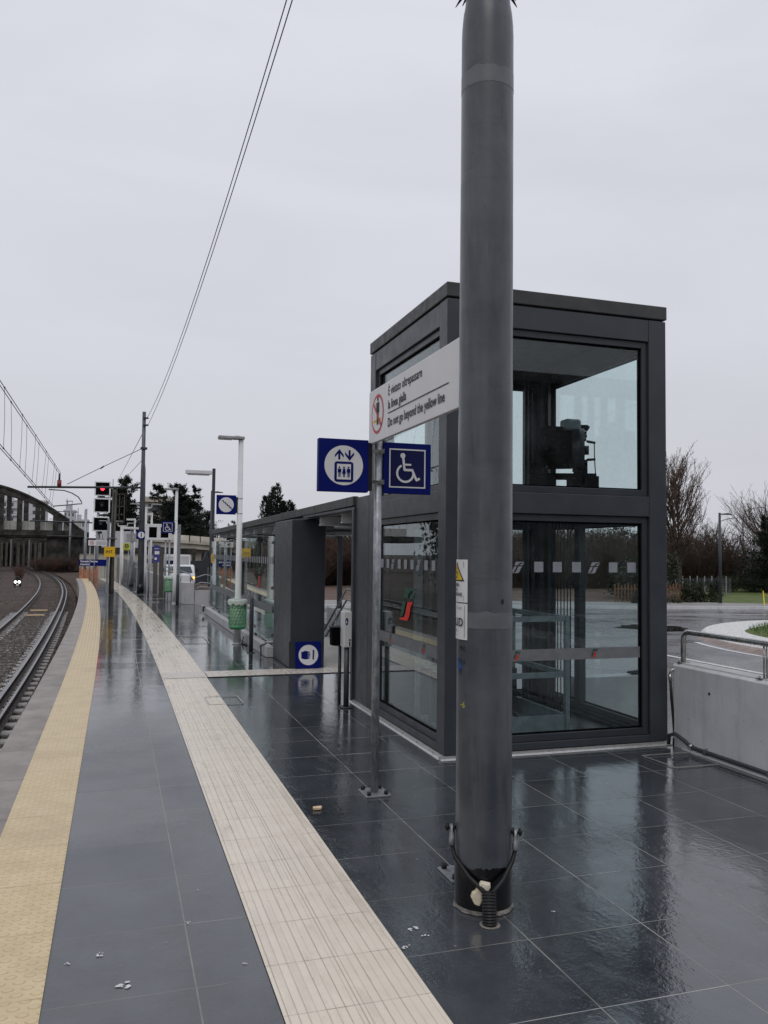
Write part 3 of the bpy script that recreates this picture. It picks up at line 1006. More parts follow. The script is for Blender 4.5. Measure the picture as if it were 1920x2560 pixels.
mb.prismx([(-.055, 0), (.0, 0), (.0, .028), (-.04, .014)], -.05, LW + .02)
mb.prism([(-.055, 0), (0, 0), (0, .028), (-.04, .014)], -.001, LD + .6)
mb.build('sill', 'alu', lift)
mb = MB()
for k in range(6):
    mb.tube([(.2 + k * .4, -.03, .016), (.2 + k * .4, -.03, .024)], .008, 6)
    mb.tube([(-.03, .2 + k * .4, .016), (-.03, .2 + k * .4, .024)], .008, 6)
mb.build('sill_screw', 'steel', lift, kind='stuff')
mb = MB(); mb.box((.02, .02, .004), (LW - .02, LD - .02, .03)); mb.build('shaft_floor', 'metal_dark2', lift)
# stickers, band, logos: front face
for k, xx in enumerate([.11, .305, .50, .69, .89, 1.08, 1.28, 1.475, 1.67, 1.87]):
    a = Art(.057)
    if k % 4 == 3:
        rail_logo(a, xx - .03, 1.60, .13, .105, 0, 0)
        a.build('logo_sticker', ['sticker'], lift)
    elif xx > .25:
        a.rect(xx, 1.61, xx + .092, 1.705, 0)
        a.build('safety_sticker', ['sticker'], lift)
a = Art(.056)
a.rect(.255, .81, LW - .255, .915, 0)
rail_logo(a, .68, .825, .075, .075, 1, 2)
rail_logo(a, 1.475, .83, .075, .075, 1, 2)
a.build('frosted_band', ['band', 'logo_green', 'logo_red'], lift)
# left face (art x runs toward the camera: world -y)
def left_art(ax, name, mats):
    o = ax.build(name, mats, lift)
    o.rotation_euler = (0, 0, R(-90))
    o.location = (0, LD, 0)
    return o
for k, yy_ in enumerate([.30, .50, .68, .875, 1.07, 1.265, 1.46, 1.655, 1.85, 2.0]):
    a = Art(.057)
    if k in (2, 6):
        rail_logo(a, yy_ - .03, 1.60, .13, .105, 0, 0)
    else:
        a.rect(yy_, 1.61, yy_ + .09, 1.705, 0)
    left_art(a, 'logo_sticker' if k in (2, 6) else 'safety_sticker', ['sticker'])
a = Art(.056)
a.rect(.255, .815, LD - .255, .925, 0)
rail_logo(a, .62, .83, .09, .085, 1, 2)
rail_logo(a, 1.62, .83, .09, .085, 1, 2)
left_art(a, 'frosted_band', ['band', 'logo_green', 'logo_red'])
a = Art(.055)
rail_logo(a, .96, 1.09, .46, .34, 0, 1)
left_art(a, 'large_logo', ['logo_green', 'logo_red'])
# machinery in the shaft
t = thing('lift_machine', 'black lift motor with bolted end plate behind the upper shaft glass', 'machine', (4.62, 7.95, 2.5))
mb = MB()
mb.tube([(-.20, .10, .40), (.05, -.05, .40)], .20, 24)
mb.tube([(-.26, .135, .40), (-.20, .10, .40)], [.15, .18], 20)
mb.box((-.24, -.02, .5), (.02, .2, .66))
mb.build('motor', 'matte_black', t, .01)
mb = MB()
mb.tube([(.05, -.05, .40), (.16, -.115, .40)], .235, 28)
for k in range(8):
    aa = k * math.pi / 4
    c = Vector((.16, -.115, .40)) + Vector((.5, .86, 0)) * .19 * math.cos(aa) + Vector((0, 0, 1)) * .19 * math.sin(aa)
    mb.tube([c, c + Vector((.02, -.012, 0))], .018, 8)
mb.tube([(.16, -.115, .40), (.20, -.14, .40)], .05, 12)
mb.build('brake_disc', 'metal_dark2', t)
mb = MB(); mb.box((-.05, -.1, .60), (.14, .06, .74)); mb.build('terminal_box', 'galv_dim', t, .03)
mb = MB(); mb.tube([(.14, -.02, .67), (.22, -.06, .655), (.24, -.07, .64)], [.02, .035, .03], 8); mb.tube([(.2, -.1, .5), (.3, -.1, .49)], .014, 6); mb.tube([(.2, -.1, .3), (.3, -.1, .31)], .014, 6)
mb.tube([(.29, -.1, .5), (.295, -.1, .3), (.31, -.1, .1), (.315, -.1, -.05)], .006, 5)
mb.build('brake_lever', 'rubber', t)
mb = MB()
mb.bar((-.36, .15, .12), (.30, -.1, .12), .16, .06)
mb.bar((-.36, .15, -.02), (-.1, .04, -.02), .10, .22)
mb.bar((.02, .0, .0), (.32, -.12, .0), .16, .24)
mb.bar((-.3, .12, .16), (-.3, .12, .26), .1, .1)
mb.bar((.15, -.05, .1), (.15, -.05, .3), .12, .1)
mb.build('machine_bracket', 'matte_black', t, .005)
t = thing('lift_guide_rails', 'vertical steel guide rails and black ropes inside the lift shaft', 'guide rails', (LX0, LY0, .03))
for gx, gy, ww, mt in ((2.0, 1.75, .07, 'metal_dark2'), (1.75, 1.9, .05, 'metal_dark2'), (.55, 1.95, .07, 'metal_dark2'), (1.28, 1.95, .10, 'rubber'), (1.52, 1.97, .06, 'rubber'), (.3, 1.1, .08, 'metal_dark2')):
    mb = MB(); mb.box((gx, gy, 0), (gx + ww, gy + .06, 3.9)); mb.box((gx + ww / 2 - .006, gy - .05, 0), (gx + ww / 2 + .006, gy, 3.9)); mb.build('guide_rail', mt, t)
mb = MB()
for k in range(5):
    mb.tube([(1.78 + k * .045, 1.2 + k * .01, 0), (1.78 + k * .045, 1.2 + k * .01, 2.45)], .007, 6)
mb.build('rope', 'rubber', t, kind='stuff')
mb = MB(); mb.box((.42, 1.95, .6), (.52, 1.98, 2.0)); mb.box((.8, 1.96, .2), (1.0, 1.99, 1.5)); mb.build('counterweight', 'galv_dim', t)
mb = MB(); mb.box((.2, 2.08, .1), (1.42, 2.11, 2.12)); mb.box((1.05, 1.6, .08), (1.42, 2.05, .75)); mb.build('dark_backing', 'matte_black', t)  # black sheets added to darken the lower shaft and block the view through
t = thing('safety_cage', 'pale galvanised guard frame standing on the cabin roof behind the glass', 'guard frame', (LX0, LY0, .03))
mb = MB()
x0, x1, y0, y1 = .30, 1.40, .36, 1.5
for z, h in ((.60, .05), (1.13, .05)):
    for p_, q_ in (((x0, y0), (x1, y0)), ((x1, y0), (x1, y1)), ((x1, y1), (x0, y1)), ((x0, y1), (x0, y0))):
        mb.bar(p_ + (z,), q_ + (z,), .03, h)
mb.build('rail', 'galv_dim', t)
for p_ in ((x0, y0), (x1, y0), (x1, y1), (x0, y1)):
    mb = MB(); mb.bar(p_ + (.05,), p_ + (1.155,), .045, .045, 0, (0, 1, 0)); mb.build('post', 'galv_dim', t)
mb = MB()
mb.box((x0 - .02, y0 - .005, .05), (x1 + .02, y0 + .01, .22)); mb.box((x1 - .01, y0, .05), (x1 + .012, y1, .22))
mb.box((x0, y0 - .07, .035), (x1 + .12, y1, .055))
mb.build('toe_board', 'galv_dim', t)
mb = MB()
mb.box((.5, .7, .06), (.95, 1.2, .2)); mb.box((.6, 1.2, .1), (1.3, 1.42, .55)); mb.tube([(.9, .6, .08), (1.0, .75, .22), (1.1, .7, .1), (1.05, .9, .2), (.8, .8, .22)], .018, 6)
o = mb.build('cabin_gear', 'rubber', t, .01)

# dark portal panel joining lift and canopy
t = thing('portal_panel', 'plain dark grey wall panel linking the lift and the stair canopy', 'panel', (2.73, 9.065, 0))
mb = MB(); mb.box((0, 0, .02), (.05, .53, 2.43)); mb.build('wall', 'metal_dark', t, .004)
mb = MB(); mb.box((-.03, .535, .0), (.06, .61, 2.30)); mb.build('door_post', 'metal_dark', t, .006)
mb = MB(); mb.box((-.02, .53, 2.29), (.06, 3.4, 2.32)); mb.build('head_rail', 'metal_dark2', t)

# ------------------------------------------------------------------ CANOPY
can = thing('stair_canopy', 'long low dark metal canopy over the stairs behind the lift', 'canopy', (2.73, 9.6, 0))
CL = 15.6
mb = MB()
mb.prismx([(0.03, 2.335), (CL, 2.275), (CL, 2.40), (0.03, 2.45)], -.03, .04)
mb.build('fascia', 'roof_metal', can, .006)
mb = MB(); mb.prismx([(0.05, 2.37), (CL - .01, 2.33), (CL - .01, 2.39), (0.05, 2.43)], .042, 2.2)
mb.build('roof', 'roof_metal', can)
mb = MB()
for k in range(int(2.1 / .12)):
    mb.box((.06 + k * .12, .1, 2.322 - .03), (.12 + k * .12, CL - .1, 2.325))
mb.build('ceiling_rib', 'galv_dim', can, kind='stuff')
mb = MB(); mb.prismx([(0.1, 2.28), (CL, 2.25), (CL, 2.274), (0.1, 2.33)], .045, .12); mb.build('gutter', 'metal_dark2', can)
for k in range(12):
    yy_ = .9 + k * 1.22
    mb = MB()
    z1 = 2.285
    mb.box((.06, yy_ - .05, z1 - .13), (2.15, yy_ + .05, z1 - .118)); mb.box((.06, yy_ - .05, z1 - .012), (2.15, yy_ + .05, z1)); mb.box((.06, yy_ - .005, z1 - .118), (2.15, yy_ + .005, z1 - .012))
    mb.build('roof_beam', 'lamp_white', can)
for k in range(5):
    mb = MB(); mb.tube([(.1, 1.4 + k * 2.4, 2.12), (2.1, 1.4 + k * 2.4, 2.12)], .018, 8); mb.build('tie_rod', 'galv', can)
mb = MB(); mb.box((1.1, 4.0, 2.08), (1.25, 5.3, 2.14)); mb.build('strip_light', 'lamp_white', can)
for cx_, cy_ in ((.27, 5.3), (.27, 9.0), (.27, 14.45), (2.02, 3.3), (2.02, 8.55), (2.02, 14.4), (2.02, .3)):
    mb = MB()
    z0 = .006 if cx_ < 1 else .0
    mb.box((cx_, cy_ - .05, z0), (cx_ + .10, cy_ + .05, 2.25))
    mb.box((cx_ - .04, cy_ - .09, z0 + .16 if cx_ < 1 else z0), (cx_ + .14, cy_ + .09, z0 + .18 if cx_ < 1 else .02))
    mb.build('column', 'metal_dark', can, .004)
# big dark cabinet pillar
t = thing('cabinet_pillar', 'large plain dark grey sheet-metal box pillar under the canopy', 'pillar', (2.55, 12.52, 0))
mb = MB(); mb.box((0, 0, .01), (.53, 1.43, 2.268)); mb.build('body', 'metal_dark', t, .01)
mb = MB()
for z in (.35, .9, 1.5, 1.95):
    mb.tube([(.012, -.006, z), (.012, .002, z)], .008, 8)
    mb.tube([(.5, -.006, z), (.5, .002, z)], .008, 8)
mb.build('rivet', 'rubber', t)
mb = MB(); mb.box((.002, .003, 0), (.528, 1.427, .009)); mb.build('base', 'rubber', t)
# low wall + glass screen
t = thing('low_wall', 'long low white plinth wall under the glass stair screen', 'wall', (2.43, 13.95, 0))
mb = MB(); mb.prism([(0, 0), (.16, 0), (.16, .165), (.01, .18)], 0, 10.2); mb.build('wall', 'concrete_white', t, .01)
mb = MB(); mb.tube([(-.02, 2.4, .1), (-.04, 2.3, .12), (-.08, 2.2, .01), (-.05, 1.8, .008)], .012, 6); mb.tube([(-.03, .35, .18), (-.05, .2, .05), (-.08, .05, .02)], .015, 6); mb.tube([(-.02, 10.0, .19), (-.06, 9.9, .2), (-.07, 9.8, .1)], .03, 6)
mb.build('cable', 'rubber', t)
mb = MB(); mb.tube([(-.07, .25, .16), (.06, .22, .23), (.12, -.05, .26)], .022, 8); mb.build('conduit', 'galv', t)
scr = thing('glass_screen', 'row of clear glass panels standing on the low white plinth', 'glass screen', (2.55, 14.0, 0))
pw = 2.0
for k in range(5):
    mb = MB(); mb.box((0, k * pw + .01 + .05, .24), (.012, (k + 1) * pw - .01 + .05, 2.04)); g = mb.build('glass_panel', 'glass_clear', scr)
    mb = MB()
    for zc in (.35, 1.15, 1.93):
        for yy_ in (k * pw + .05 + .12, (k + 1) * pw - .07):
            mb.box((-.014, yy_ - .03, zc - .025), (.05, yy_ + .03, zc + .025))
    mb.build('clamp', 'steel', g)
    mb = MB(); mb.box((.03, k * pw + .05, .16), (.07, k * pw + .09, 2.0)); mb.build('post', 'metal_dark', scr)
# stickers on the screen
def yart(ax, name, mats, parent, loc):
    o = ax.build(name, mats, parent)
    o.rotation_euler = (0, 0, R(-90))
    o.location = loc
    return o
for k in range(46):
    a = Art(.0)
    a.rect(.1 + k * .215, 1.56, .1 + k * .215 + .1, 1.68, 0)
    yart(a, 'safety_sticker', ['sticker'], scr, (-.003, 10.0, 0))
a = Art(.0); a.rect(.08, .72, 9.9, .86, 0)
yart(a, 'frosted_band', ['band'], scr, (-.003, 10.0, 0))
a = Art(.0); rail_logo(a, 8.3, 1.1, .40, .38, 0, 1)
yart(a, 'large_logo', ['logo_green', 'logo_red'], scr, (-.004, 10.0, 0))
a = Art(.0); a.rect(.25, 1.45, .9, 1.7, 0); a.text('10', .42, 1.5, .2, 1, bold=.006)
yart(a, 'yellow_sticker', ['sign_yellow', 'ink'], scr, (-.004, 10.0, 0))
# things behind the screen
t = thing('life_ring_bag', 'narrow dark red hose bag hanging behind the near glass panel', 'hose bag', (2.95, 14.35, 0))
mb = MB(); mb.tube([(0, 0, .75), (0, 0, .85), (0, 0, 1.2), (0, 0, 1.45)], [.03, .06, .07, .03], 12); mb.build('bag', 'red_hose', t)
mb = MB(); mb.box((-.03, .07, .2), (.05, .1, 1.6)); mb.build('holder', 'lamp_white', t)
o = tag(MB().box((-.25, -.2, 0), (.2, .2, .28)).build('grit_sack', 'grit', None, .06, (3.0, 15.0, .01)), 'pale yellow sack on the floor behind the glass screen', 'sack')
# far side low wall + stair handrail + inner wall
t = thing('stair_parapet', 'low grey concrete parapet on the street side of the stairs', 'wall', (4.66, 13.0, 0))
mb = MB(); mb.box((0, 0, 0), (.2, 5.75, .52)); mb.build('wall', 'concrete', t, .01)
t = thing('stair_handrail', 'double stainless handrail sloping down into the stairwell', 'handrail', (4.55, 14.3, 0))
mb = MB()
mb.tube([(.06, .1, .98), (0, .15, 1.02), (0, 2.3, 1.02), (0, 6.5, -1.2)], .024, 10); mb.tube([(0, .3, .80), (0, 2.3, .80), (0, 6.5, -1.42)], .022, 10)
mb.build('rail', 'steel', t)
for k in range(4):
    yy_ = .6 + k * 1.3
    zz = 1.0 if yy_ < 2.3 else 1.0 - (yy_ - 2.3) * .53
    mb = MB(); mb.tube([(0, yy_, zz), (0, yy_, zz - .95)], .016, 8); mb.build('post', 'steel', t)
mb = MB(); mb.tube([(0, .15, 1.02), (0, .02, .98), (0, 0, .9), (0, .02, .82), (0, .3, .80)], .024, 10); mb.build('end_loop', 'steel', t)

# validator and ashtray
t = thing('ticket_validator', 'slim white ticket validator on a black post beside the lift wall', 'ticket machine', (2.55, 9.28, 0))
mb = MB(); mb.tube([(0, 0, 0), (0, 0, .69)], .032, 14); mb.build('post', 'metal_dark', t)
mb = MB(); mb.tube([(0, 0, 0), (0, 0, .012)], .085, 20); mb.build('base_plate', 'metal_dark', t)
mb = MB(); mb.box((-.045, -.05, .685), (.045, .13, 1.09)); mb.build('body', 'white', t, .008)
a = Art(-.052); a.disc(-.018, .98, .018, 0, ry=.042); a.poly([(-.03, .962), (-.008, .962), (-.012, .97), (-.024, 1.0)], 1); a.disc(.02, .77, .012, 2, 12); a.rect(.012, .70, .028, .75, 2)
a.build('front_panel', ['blue', 'board_white', 'rubber'], t)
t = thing('ashtray_bin', 'small black box bin mounted behind the white validator', 'bin', (2.48, 9.45, 0))
mb = MB(); mb.prism([(-.07, .69), (.06, .68), (.06, .885), (-.075, .90)], -.05, .08); mb.build('bin_body', 'matte_black', t, .006)
mb = MB(); mb.box((-.085, -.06, .90), (.07, .09, .912)); mb.build('lid', 'metal_dark', t)
mb = MB(); mb.tube([(0.06, .1, 0), (.06, .1, .69)], .02, 8); mb.build('post', 'metal_dark', t)

# leaning sign plates
def blue_plate(sz, th=.02):
    mb = MB(); mb.box((-sz / 2, -th, 0), (sz / 2, 0, sz)); return mb
for k in range(5):
    o = blue_plate(.40, .012).build('sign_plate', 'metal_dark2', None, 0, (2.80 - .012 * k - .02, 12.475 + .009 * k - .012, .012))
    o.rotation_euler = (R(-7), 0, R(0))
    tag(o, 'blank dark back of a sign plate in the stack leaning on the pillar', 'sign plate', 'stacked sign plates leaning on the pillar')
t = thing('leaning_sign', 'blue ticket-stamping pictogram sign leaning against the dark pillar', 'sign', (2.815, 12.43, .012))
t.rotation_euler = (R(-7), 0, 0)
blue_plate(.40).build('board', 'blue', t, .004)
a = Art(-.021)
a.disc(0, .2, .152, 0)
a.poly([(-.11, .15), (-.11, .245), (-.085, .25), (-.06, .262), (-.02, .262), (-.005, .25), (.022, .25), (.022, .232), (-.012, .228), (-.012, .222), (.028, .222), (.030, .204), (-.01, .200), (-.01, .194), (.028, .194), (.028, .176), (-.012, .172), (-.012, .166), (.02, .163), (.018, .147), (-.03, .135), (-.07, .138)], 1)
a.poly([(.062, .13), (.085, .13), (.092, .275), (.068, .275)], 1)
a.build('pictogram', ['board_white', 'blue'], t)

# ------------------------------------------------------------------ BIG MAST
MX, MY, MR0, MR1 = 1.812, 3.93, .143, .137
def mr(z):
    return MR0 + (MR1 - MR0) * z / 4.2
mast = thing('catenary_mast', 'thick round dark grey steel mast in the foreground with tarred foot', 'mast', (MX, MY, 0))
zs = [.0, .24, .5, 1, 1.5, 2, 2.5, 3, 3.5, 4, 4.50, 4.56, 4.62, 4.68, 4.73, 4.8, 6, 7.5, 10.9]
rs = [mr(0), mr(.24)] + [mr(z) for z in zs[2:11]] + [mr(4.5) - .002, mr(4.5) - .007, mr(4.5) - .017, .116, .114, .110, .105, .100]
mb = MB(); mb.tube([(0, 0, z) for z in zs], rs, 64); mb.build('shaft', 'mast', mast)
# primer bands
def wrapband(z0, z1, a0, a1, mat, nm, off=.0012, jag=0.0, seed=0):
    mb = MB()
    n = int((a1 - a0) / 1.5)
    vs, fs = [], []
    for i in range(n + 1):
        t_ = R(a0 + (a1 - a0) * i / n)
        zt = z1 + jag * noise.noise(Vector((t_ * 2.2, seed, 0))) + jag * .3 * noise.noise(Vector((t_ * 9, seed + 3, 0)))
        zb = z0 + (jag * .3 * noise.noise(Vector((t_ * 7, seed + 5, 0))) if z0 > 0 else 0)
        for z in (zb, zt):
            r_ = mr(z) + off
            vs.append((r_ * math.cos(t_), r_ * math.sin(t_), z))
    fs = [(2 * i, 2 * i + 2, 2 * i + 3, 2 * i + 1) for i in range(n)]
    mb.add(vs, fs, 0, True)
    return mb.build(nm, mat, mast)
wrapband(0, .225, 0, 360, 'tar', 'tar_coating', .003, .030, 2)
wrapband(1.395, 1.475, 150, 400, 'mast_patch', 'primer_band', .001, .012, 5)
wrapband(4.20, 4.29, 100, 420, 'mast_patch', 'primer_band', .001, .015, 8)
mb = MB()
for i in range(72):
    a0, a1 = i * 2 * math.pi / 72, (i + 1) * 2 * math.pi / 72
    f = lambda t_: .008 + .010 * noise.noise(Vector((math.cos(t_) * 3, math.sin(t_) * 3, 1)))
    vs = []
    for t_ in (a0, a1):
        c_, s_ = math.cos(t_), math.sin(t_)
        vs += [(c_ * (MR0 + .003), s_ * (MR0 + .003), .02), (c_ * (MR0 + f(t_)), s_ * (MR0 + f(t_)), .002)]
    mb.add(vs, [(0, 1, 3, 2)], 0, True)
mb.build('mortar_ring', 'mortar', mast)
# anti-climb spikes
mb = MB()
for k in range(14):
    t_ = k * 2 * math.pi / 14 + .12
    for dz in (0, .035):
        c_, s_ = math.cos(t_ + dz * 2), math.sin(t_ + dz * 2)
        p0 = Vector((c_ * .115, s_ * .115, 4.82 + dz))
        p1 = Vector((c_ * .185, s_ * .185, 4.735 + dz * 1.3))
        mb.tube([p0, p0.lerp(p1, .5), p1], [.014, .009, .002], 5)
mb.tube([(0, 0, 4.79), (0, 0, 4.90)], .122, 32)
mb.build('spike_collar', 'rubber', mast)
mb = MB(); mb.bar((-.3, 0, 10.6), (.6, 0, 10.6), .08, .08); mb.bar((-.3, 0, 10.2), (.6, 0, 10.2), .08, .08); mb.build('cross_arm', 'metal_dark2', mast)
# holes and marks
A0 = R(245.4)
def wraps(zc, ang, r_=None):
    return (0, 0, (r_ or mr(zc)) + .0008, R(ang))
a = Art(0, .0004, wraps(1.3, 197)); a.text('400', -.035, 1.283, .034, 0, rot=-.1)
a.build('marker_writing', ['pen'], mast)
a = Art(0, .0004, wraps(1.22, 192)); a.text('80,5', -.03, 1.218, .034, 0, rot=-.12); a.text('95', -.03, 1.165, .034, 0, rot=-.12)
a.build('marker_writing', ['pen'], mast)
a = Art(0, .0002, wraps(1.22, 186)); a.poly([(-.03, 1.24), (.0, 1.245), (.016, 1.21), (.018, 1.18), (0, 1.165), (-.012, 1.18), (-.03, 1.19)], 0)
a.build('paint_smear', ['blue_paint'], mast)
a = Art(0, .0004, wraps(1.02, 196)); a.text('-6', -.02, 1.0, .045, 0, rot=-.15)
a.build('chalk_writing', ['chalk'], mast)
a = Art(0, .0004, wraps(1.5, 284)); a.disc(0, 1.53, .009, 0, 16, ry=.014)
a.build('bolt_hole', ['rubber'], mast)
# warning plates, curved round the mast on the track side
def plate(z0, z1, label):
    t = thing('warning_plate', label, 'warning plate', (MX, MY, 0), group='white plates strapped to the foreground mast')
    r_ = mr(1.5)
    a = Art(-.004, .0004, (0, 0, r_, R(173)))
    a.rect(-.088, z0, .088, z1, 0)
    b = Art(-.0035, .0004, (0, 0, r_, R(173)))
    mb = MB()
    n = 10
    vs = []
    for i in range(n + 1):
        t_ = R(173) + (-.088 + .176 * i / n) / r_
        for rr in (r_ + .002, r_ + .006):
            for z in (z0, z1):
                vs.append((rr * math.cos(t_), rr * math.sin(t_), z))
    fs = []
    for i in range(n):
        k = 4 * i
        fs += [(k + 2, k + 6, k + 7, k + 3), (k + 1, k + 3, k + 7, k + 5), (k, k + 4, k + 6, k + 2)]
    fs += [(0, 2, 3, 1), (4 * n, 4 * n + 1, 4 * n + 3, 4 * n + 2)]
    mb.add(vs, fs)
    mb.build('plate', 'board_white', t)
    return t, Art(-.0066, .0004, (0, 0, r_, R(173)))
t, a = plate(1.522, 1.738, 'white plate with yellow high-voltage triangle strapped to the big mast')
def tri(a, hw, z0, z1, mi, n=14):
    for i in range(n):
        f0, f1 = i / n, (i + 1) / n
        w0 = hw * (1 - f0)
        w1 = hw * (1 - f1)
        za, zb = z0 + (z1 - z0) * f0, z0 + (z1 - z0) * f1
        y_ = a.y
        m_ = 8
        pts = [(-w0 + 2 * w0 * k / m_, za) for k in range(m_ + 1)] + [(-w1 + 2 * w1 * k / m_, zb) for k in range(m_ + 1)]
        a.step_save = a.step
        a.step = 0 if i else a.step
        a._put(pts, [(k, k + 1, m_ + 2 + k, m_ + 1 + k) for k in range(m_)], mi)
        a.step = a.step_save
tri(a, .07, 1.628, 1.728, 1); tri(a, .057, 1.635, 1.715, 0)
a.line([(.006, 1.70), (-.012, 1.672), (.010, 1.674), (-.004, 1.643)], .006, 1)
a.poly([(-.012, 1.65), (.004, 1.65), (-.005, 1.638)], 1)
a.text('LINEA', 0, 1.602, .024, 1, 'CENTER', bold=.0006); a.text('IN', 0, 1.578, .024, 1, 'CENTER', bold=.0006); a.text('TENSIONE', 0, 1.554, .024, 1, 'CENTER', bold=.0006)
a.rect(.066, 1.70, .068, 1.728, 1); a.rect(.066, 1.53, .068, 1.558, 1); a.text('I  R  M  162', 0, 1.528, .009, 1, 'CENTER')
a.build('lettering', ['hazard_yellow', 'ink'], t)
t, a = plate(1.335, 1.516, 'white plate with large letters SUD below the voltage plate')
for z in (1.506, 1.482, 1.457, 1.392, 1.370, 1.348):
    a.line([(-.074, z), (.074, z)], .0022, 0)
for x_ in (-.074, .074):
    a.line([(x_, 1.348), (x_, 1.506)], .0022, 0)
a.line([(0.005, 1.482), (.005, 1.506)], .002, 0)
a.text('RFI', -.035, 1.487, .018, 0, 'CENTER'); a.text('3 kV', .04, 1.487, .018, 0, 'CENTER'); a.text('I', .0, 1.462, .016, 0, 'CENTER')
a.text('P-SUD', 0, 1.403, .058, 0, 'CENTER', sx=.85, bold=.001); a.text('M30', .0, 1.375, .018, 0, 'CENTER'); a.text('-', .01, 1.353, .022, 0, 'CENTER', bold=.001)
a.build('lettering', ['ink'], t)
# earthing cables with lugs, meeting in a corrugated conduit
t = thing('earthing_cables', 'two black earthing cables bolted to the mast and running into a ribbed conduit', 'cable', (MX, MY, 0))
cd = Vector((math.cos(A0), math.sin(A0), 0))
side = Vector((math.cos(A0 - math.pi / 2), math.sin(A0 - math.pi / 2), 0))   # to image left
cb = Vector((-.07, -.23, 0))
ctop = Vector((-.055, -.185, .135))
for s_ in (1, -1):
    lug = side * s_ * (.158) + cd * .03 + Vector((0, 0, .385 if s_ > 0 else .375))
    mb = MB()
    mb.tube([lug + side * s_ * -.03, lug + side * s_ * .035], .011, 8); mb.tube([lug + side * s_ * .018, lug + side * s_ * .03], .02, 6); mb.tube([lug - side * s_ * .012, lug - side * s_ * .004], .021, 12)
    mb.build('bolt', 'rubber', t)
    p1 = lug + Vector((0, 0, -.085)) + cd * .015
    mb = MB(); mb.tube([lug + Vector((0, 0, .012)), lug + Vector((0, 0, -.025)), lug + Vector((0, 0, -.05)) + cd * .008, p1], [.016, .012, .015, .016], 10); mb.build('lug', 'galv', t)
    p4 = ctop + side * s_ * .022 + Vector((0, 0, .0))
    p2 = p1 + Vector((0, 0, -.05)) - side * s_ * .016 + cd * .02
    p3 = p4.lerp(p2, .5) + cd * .02 + Vector((0, 0, -.008))
    pts = []
    ctrl = [p1, p2, p3, p4, p4 + Vector((0, 0, -.04)) - side * s_ * .008]
    mb = MB(); mb.tube(ctrl, .0115, 10); mb.build('cable', 'rubber', t)
mb = MB()
pts, rr = [], []
for k in range(49):
    f = k / 48
    p = ctop.lerp(cb, f) + cd * .012 * math.sin(f * 3.1)
    pts.append(p)
    rr.append(.037 if k % 4 in (0, 1) else .0325)
mb.tube(pts, rr, 18); mb.build('conduit', 'rubber', t)
mb = MB(); mb.tube([cb, cb + Vector((0, 0, .004))], .05, 18); mb.build('collar', 'mortar', t)
mb = MB()
q0 = cd * (MR0 + .012)
def fp(s_, z):
    return q0 + side * s_ + Vector((0, 0, z))
fr = [(.026, .155), (.012, .175), (-.034, .168), (-.036, .15), (.0, .09), (.02, .06), (.045, .068), (.062, .098), (.055, .12), (.04, .13)]
vs = [fp(a_, z_) for a_, z_ in fr] + [fp(a_ * .92, z_ * .98 + .002) + cd * .028 for a_, z_ in fr]
n = len(fr)
mb.add(vs, [tuple(range(n, 2 * n))] + [(i, (i + 1) % n, n + (i + 1) % n, n + i) for i in range(n)])
tag(mb.build('foam_lump', 'foam', None, .004, (MX, MY, 0)), 'pale lump of hardened foam wedged behind the earthing cables', 'foam')

# ------------------------------------------------------------------ YELLOW-LINE SIGN + pictogram signs
t = thing('yellow_line_sign', 'long white sign about not crossing the yellow line on two galvanised posts', 'sign', (1.79, 5.09, 0), R(-90))
BW = 1.752
mb = MB(); mb.box((-BW / 2, 0, 2.58), (BW / 2, .03, 2.975)); mb.build('board', 'board_white', t, .004)
a = Art(-.001)
L = -BW / 2
rcx = L + .215
# prohibition roundel
a.disc(rcx, 2.78, .145, 1, 40); a.disc(rcx, 2.78, .124, 0, 40)
a.rect(rcx - .095, 2.722, rcx + .085, 2.742, 3)
person_icon(a, rcx + .012, 2.70, .21, 2)
a.line([(rcx - .088, 2.868), (rcx + .088, 2.692)], .02, 1)
a.build('pictogram', ['board_white', 'red', 'ink', 'sign_yellow'], t)
a = Art(-.001)
a.text('\u00c8 vietato oltrepassare', L + .46, 2.872, .088, 0, sx=.88, bold=.0015)
a.text('la linea gialla', L + .46, 2.776, .088, 0, sx=.88, bold=.0015)
a.rect(L + .46, 2.743, L + 1.585, 2.750, 0)
a.text('Do not go beyond the yellow line', L + .46, 2.650, .088, 0, sx=.885, bold=.0015)
a.build('lettering', ['ink'], t)
for px in (-.84, .77):
    mb = MB(); mb.tube([(px, .065, .01), (px, .065, 2.62 if px > 0 else 2.90)], .030, 18); ps = mb.build('post', 'galv', t)
    mb = MB(); mb.box((px - .11, -.03, .0), (px + .11, .16, .012)); mb.build('base_plate', 'galv', ps, .002)
    mb = MB()
    for bx_ in (-.08, .08):
        for by_ in (0.0, .13):
            mb.tube([(px + bx_, by_, .012), (px + bx_, by_, .036)], .016, 6)
    mb.build('bolt', 'rubber', ps)
    mb = MB(); mb.box((px - .04, .03, 2.70), (px + .04, .1, 2.73)); mb.box((px - .04, .03, 2.85), (px + .04, .1, 2.88)); mb.build('clamp', 'steel', ps)
def clamps(parent, x_, z0):
    mb = MB()
    for z in (z0 + .08, z0 + .31):
        mb.box((x_ - .045, -.045, z - .012), (x_ + .045, -.035, z + .012)); mb.box((x_ + .025, -.06, z - .018), (x_ + .04, -.03, z + .018))
    mb.build('clamp', 'steel', parent)
t = thing('lift_sign', 'square blue sign with white disc showing a lift and arrows', 'sign', (1.58, 5.93, 2.215))
mb = MB(); mb.box((-.19, -.03, 0), (.19, .03, .39)); mb.build('board', 'blue', t, .004)
mb = MB(); mb.box((.192, -.01, .015), (.225, .03, .375)); mb.build('bracket', 'rubber', t)
a = Art(-.031)
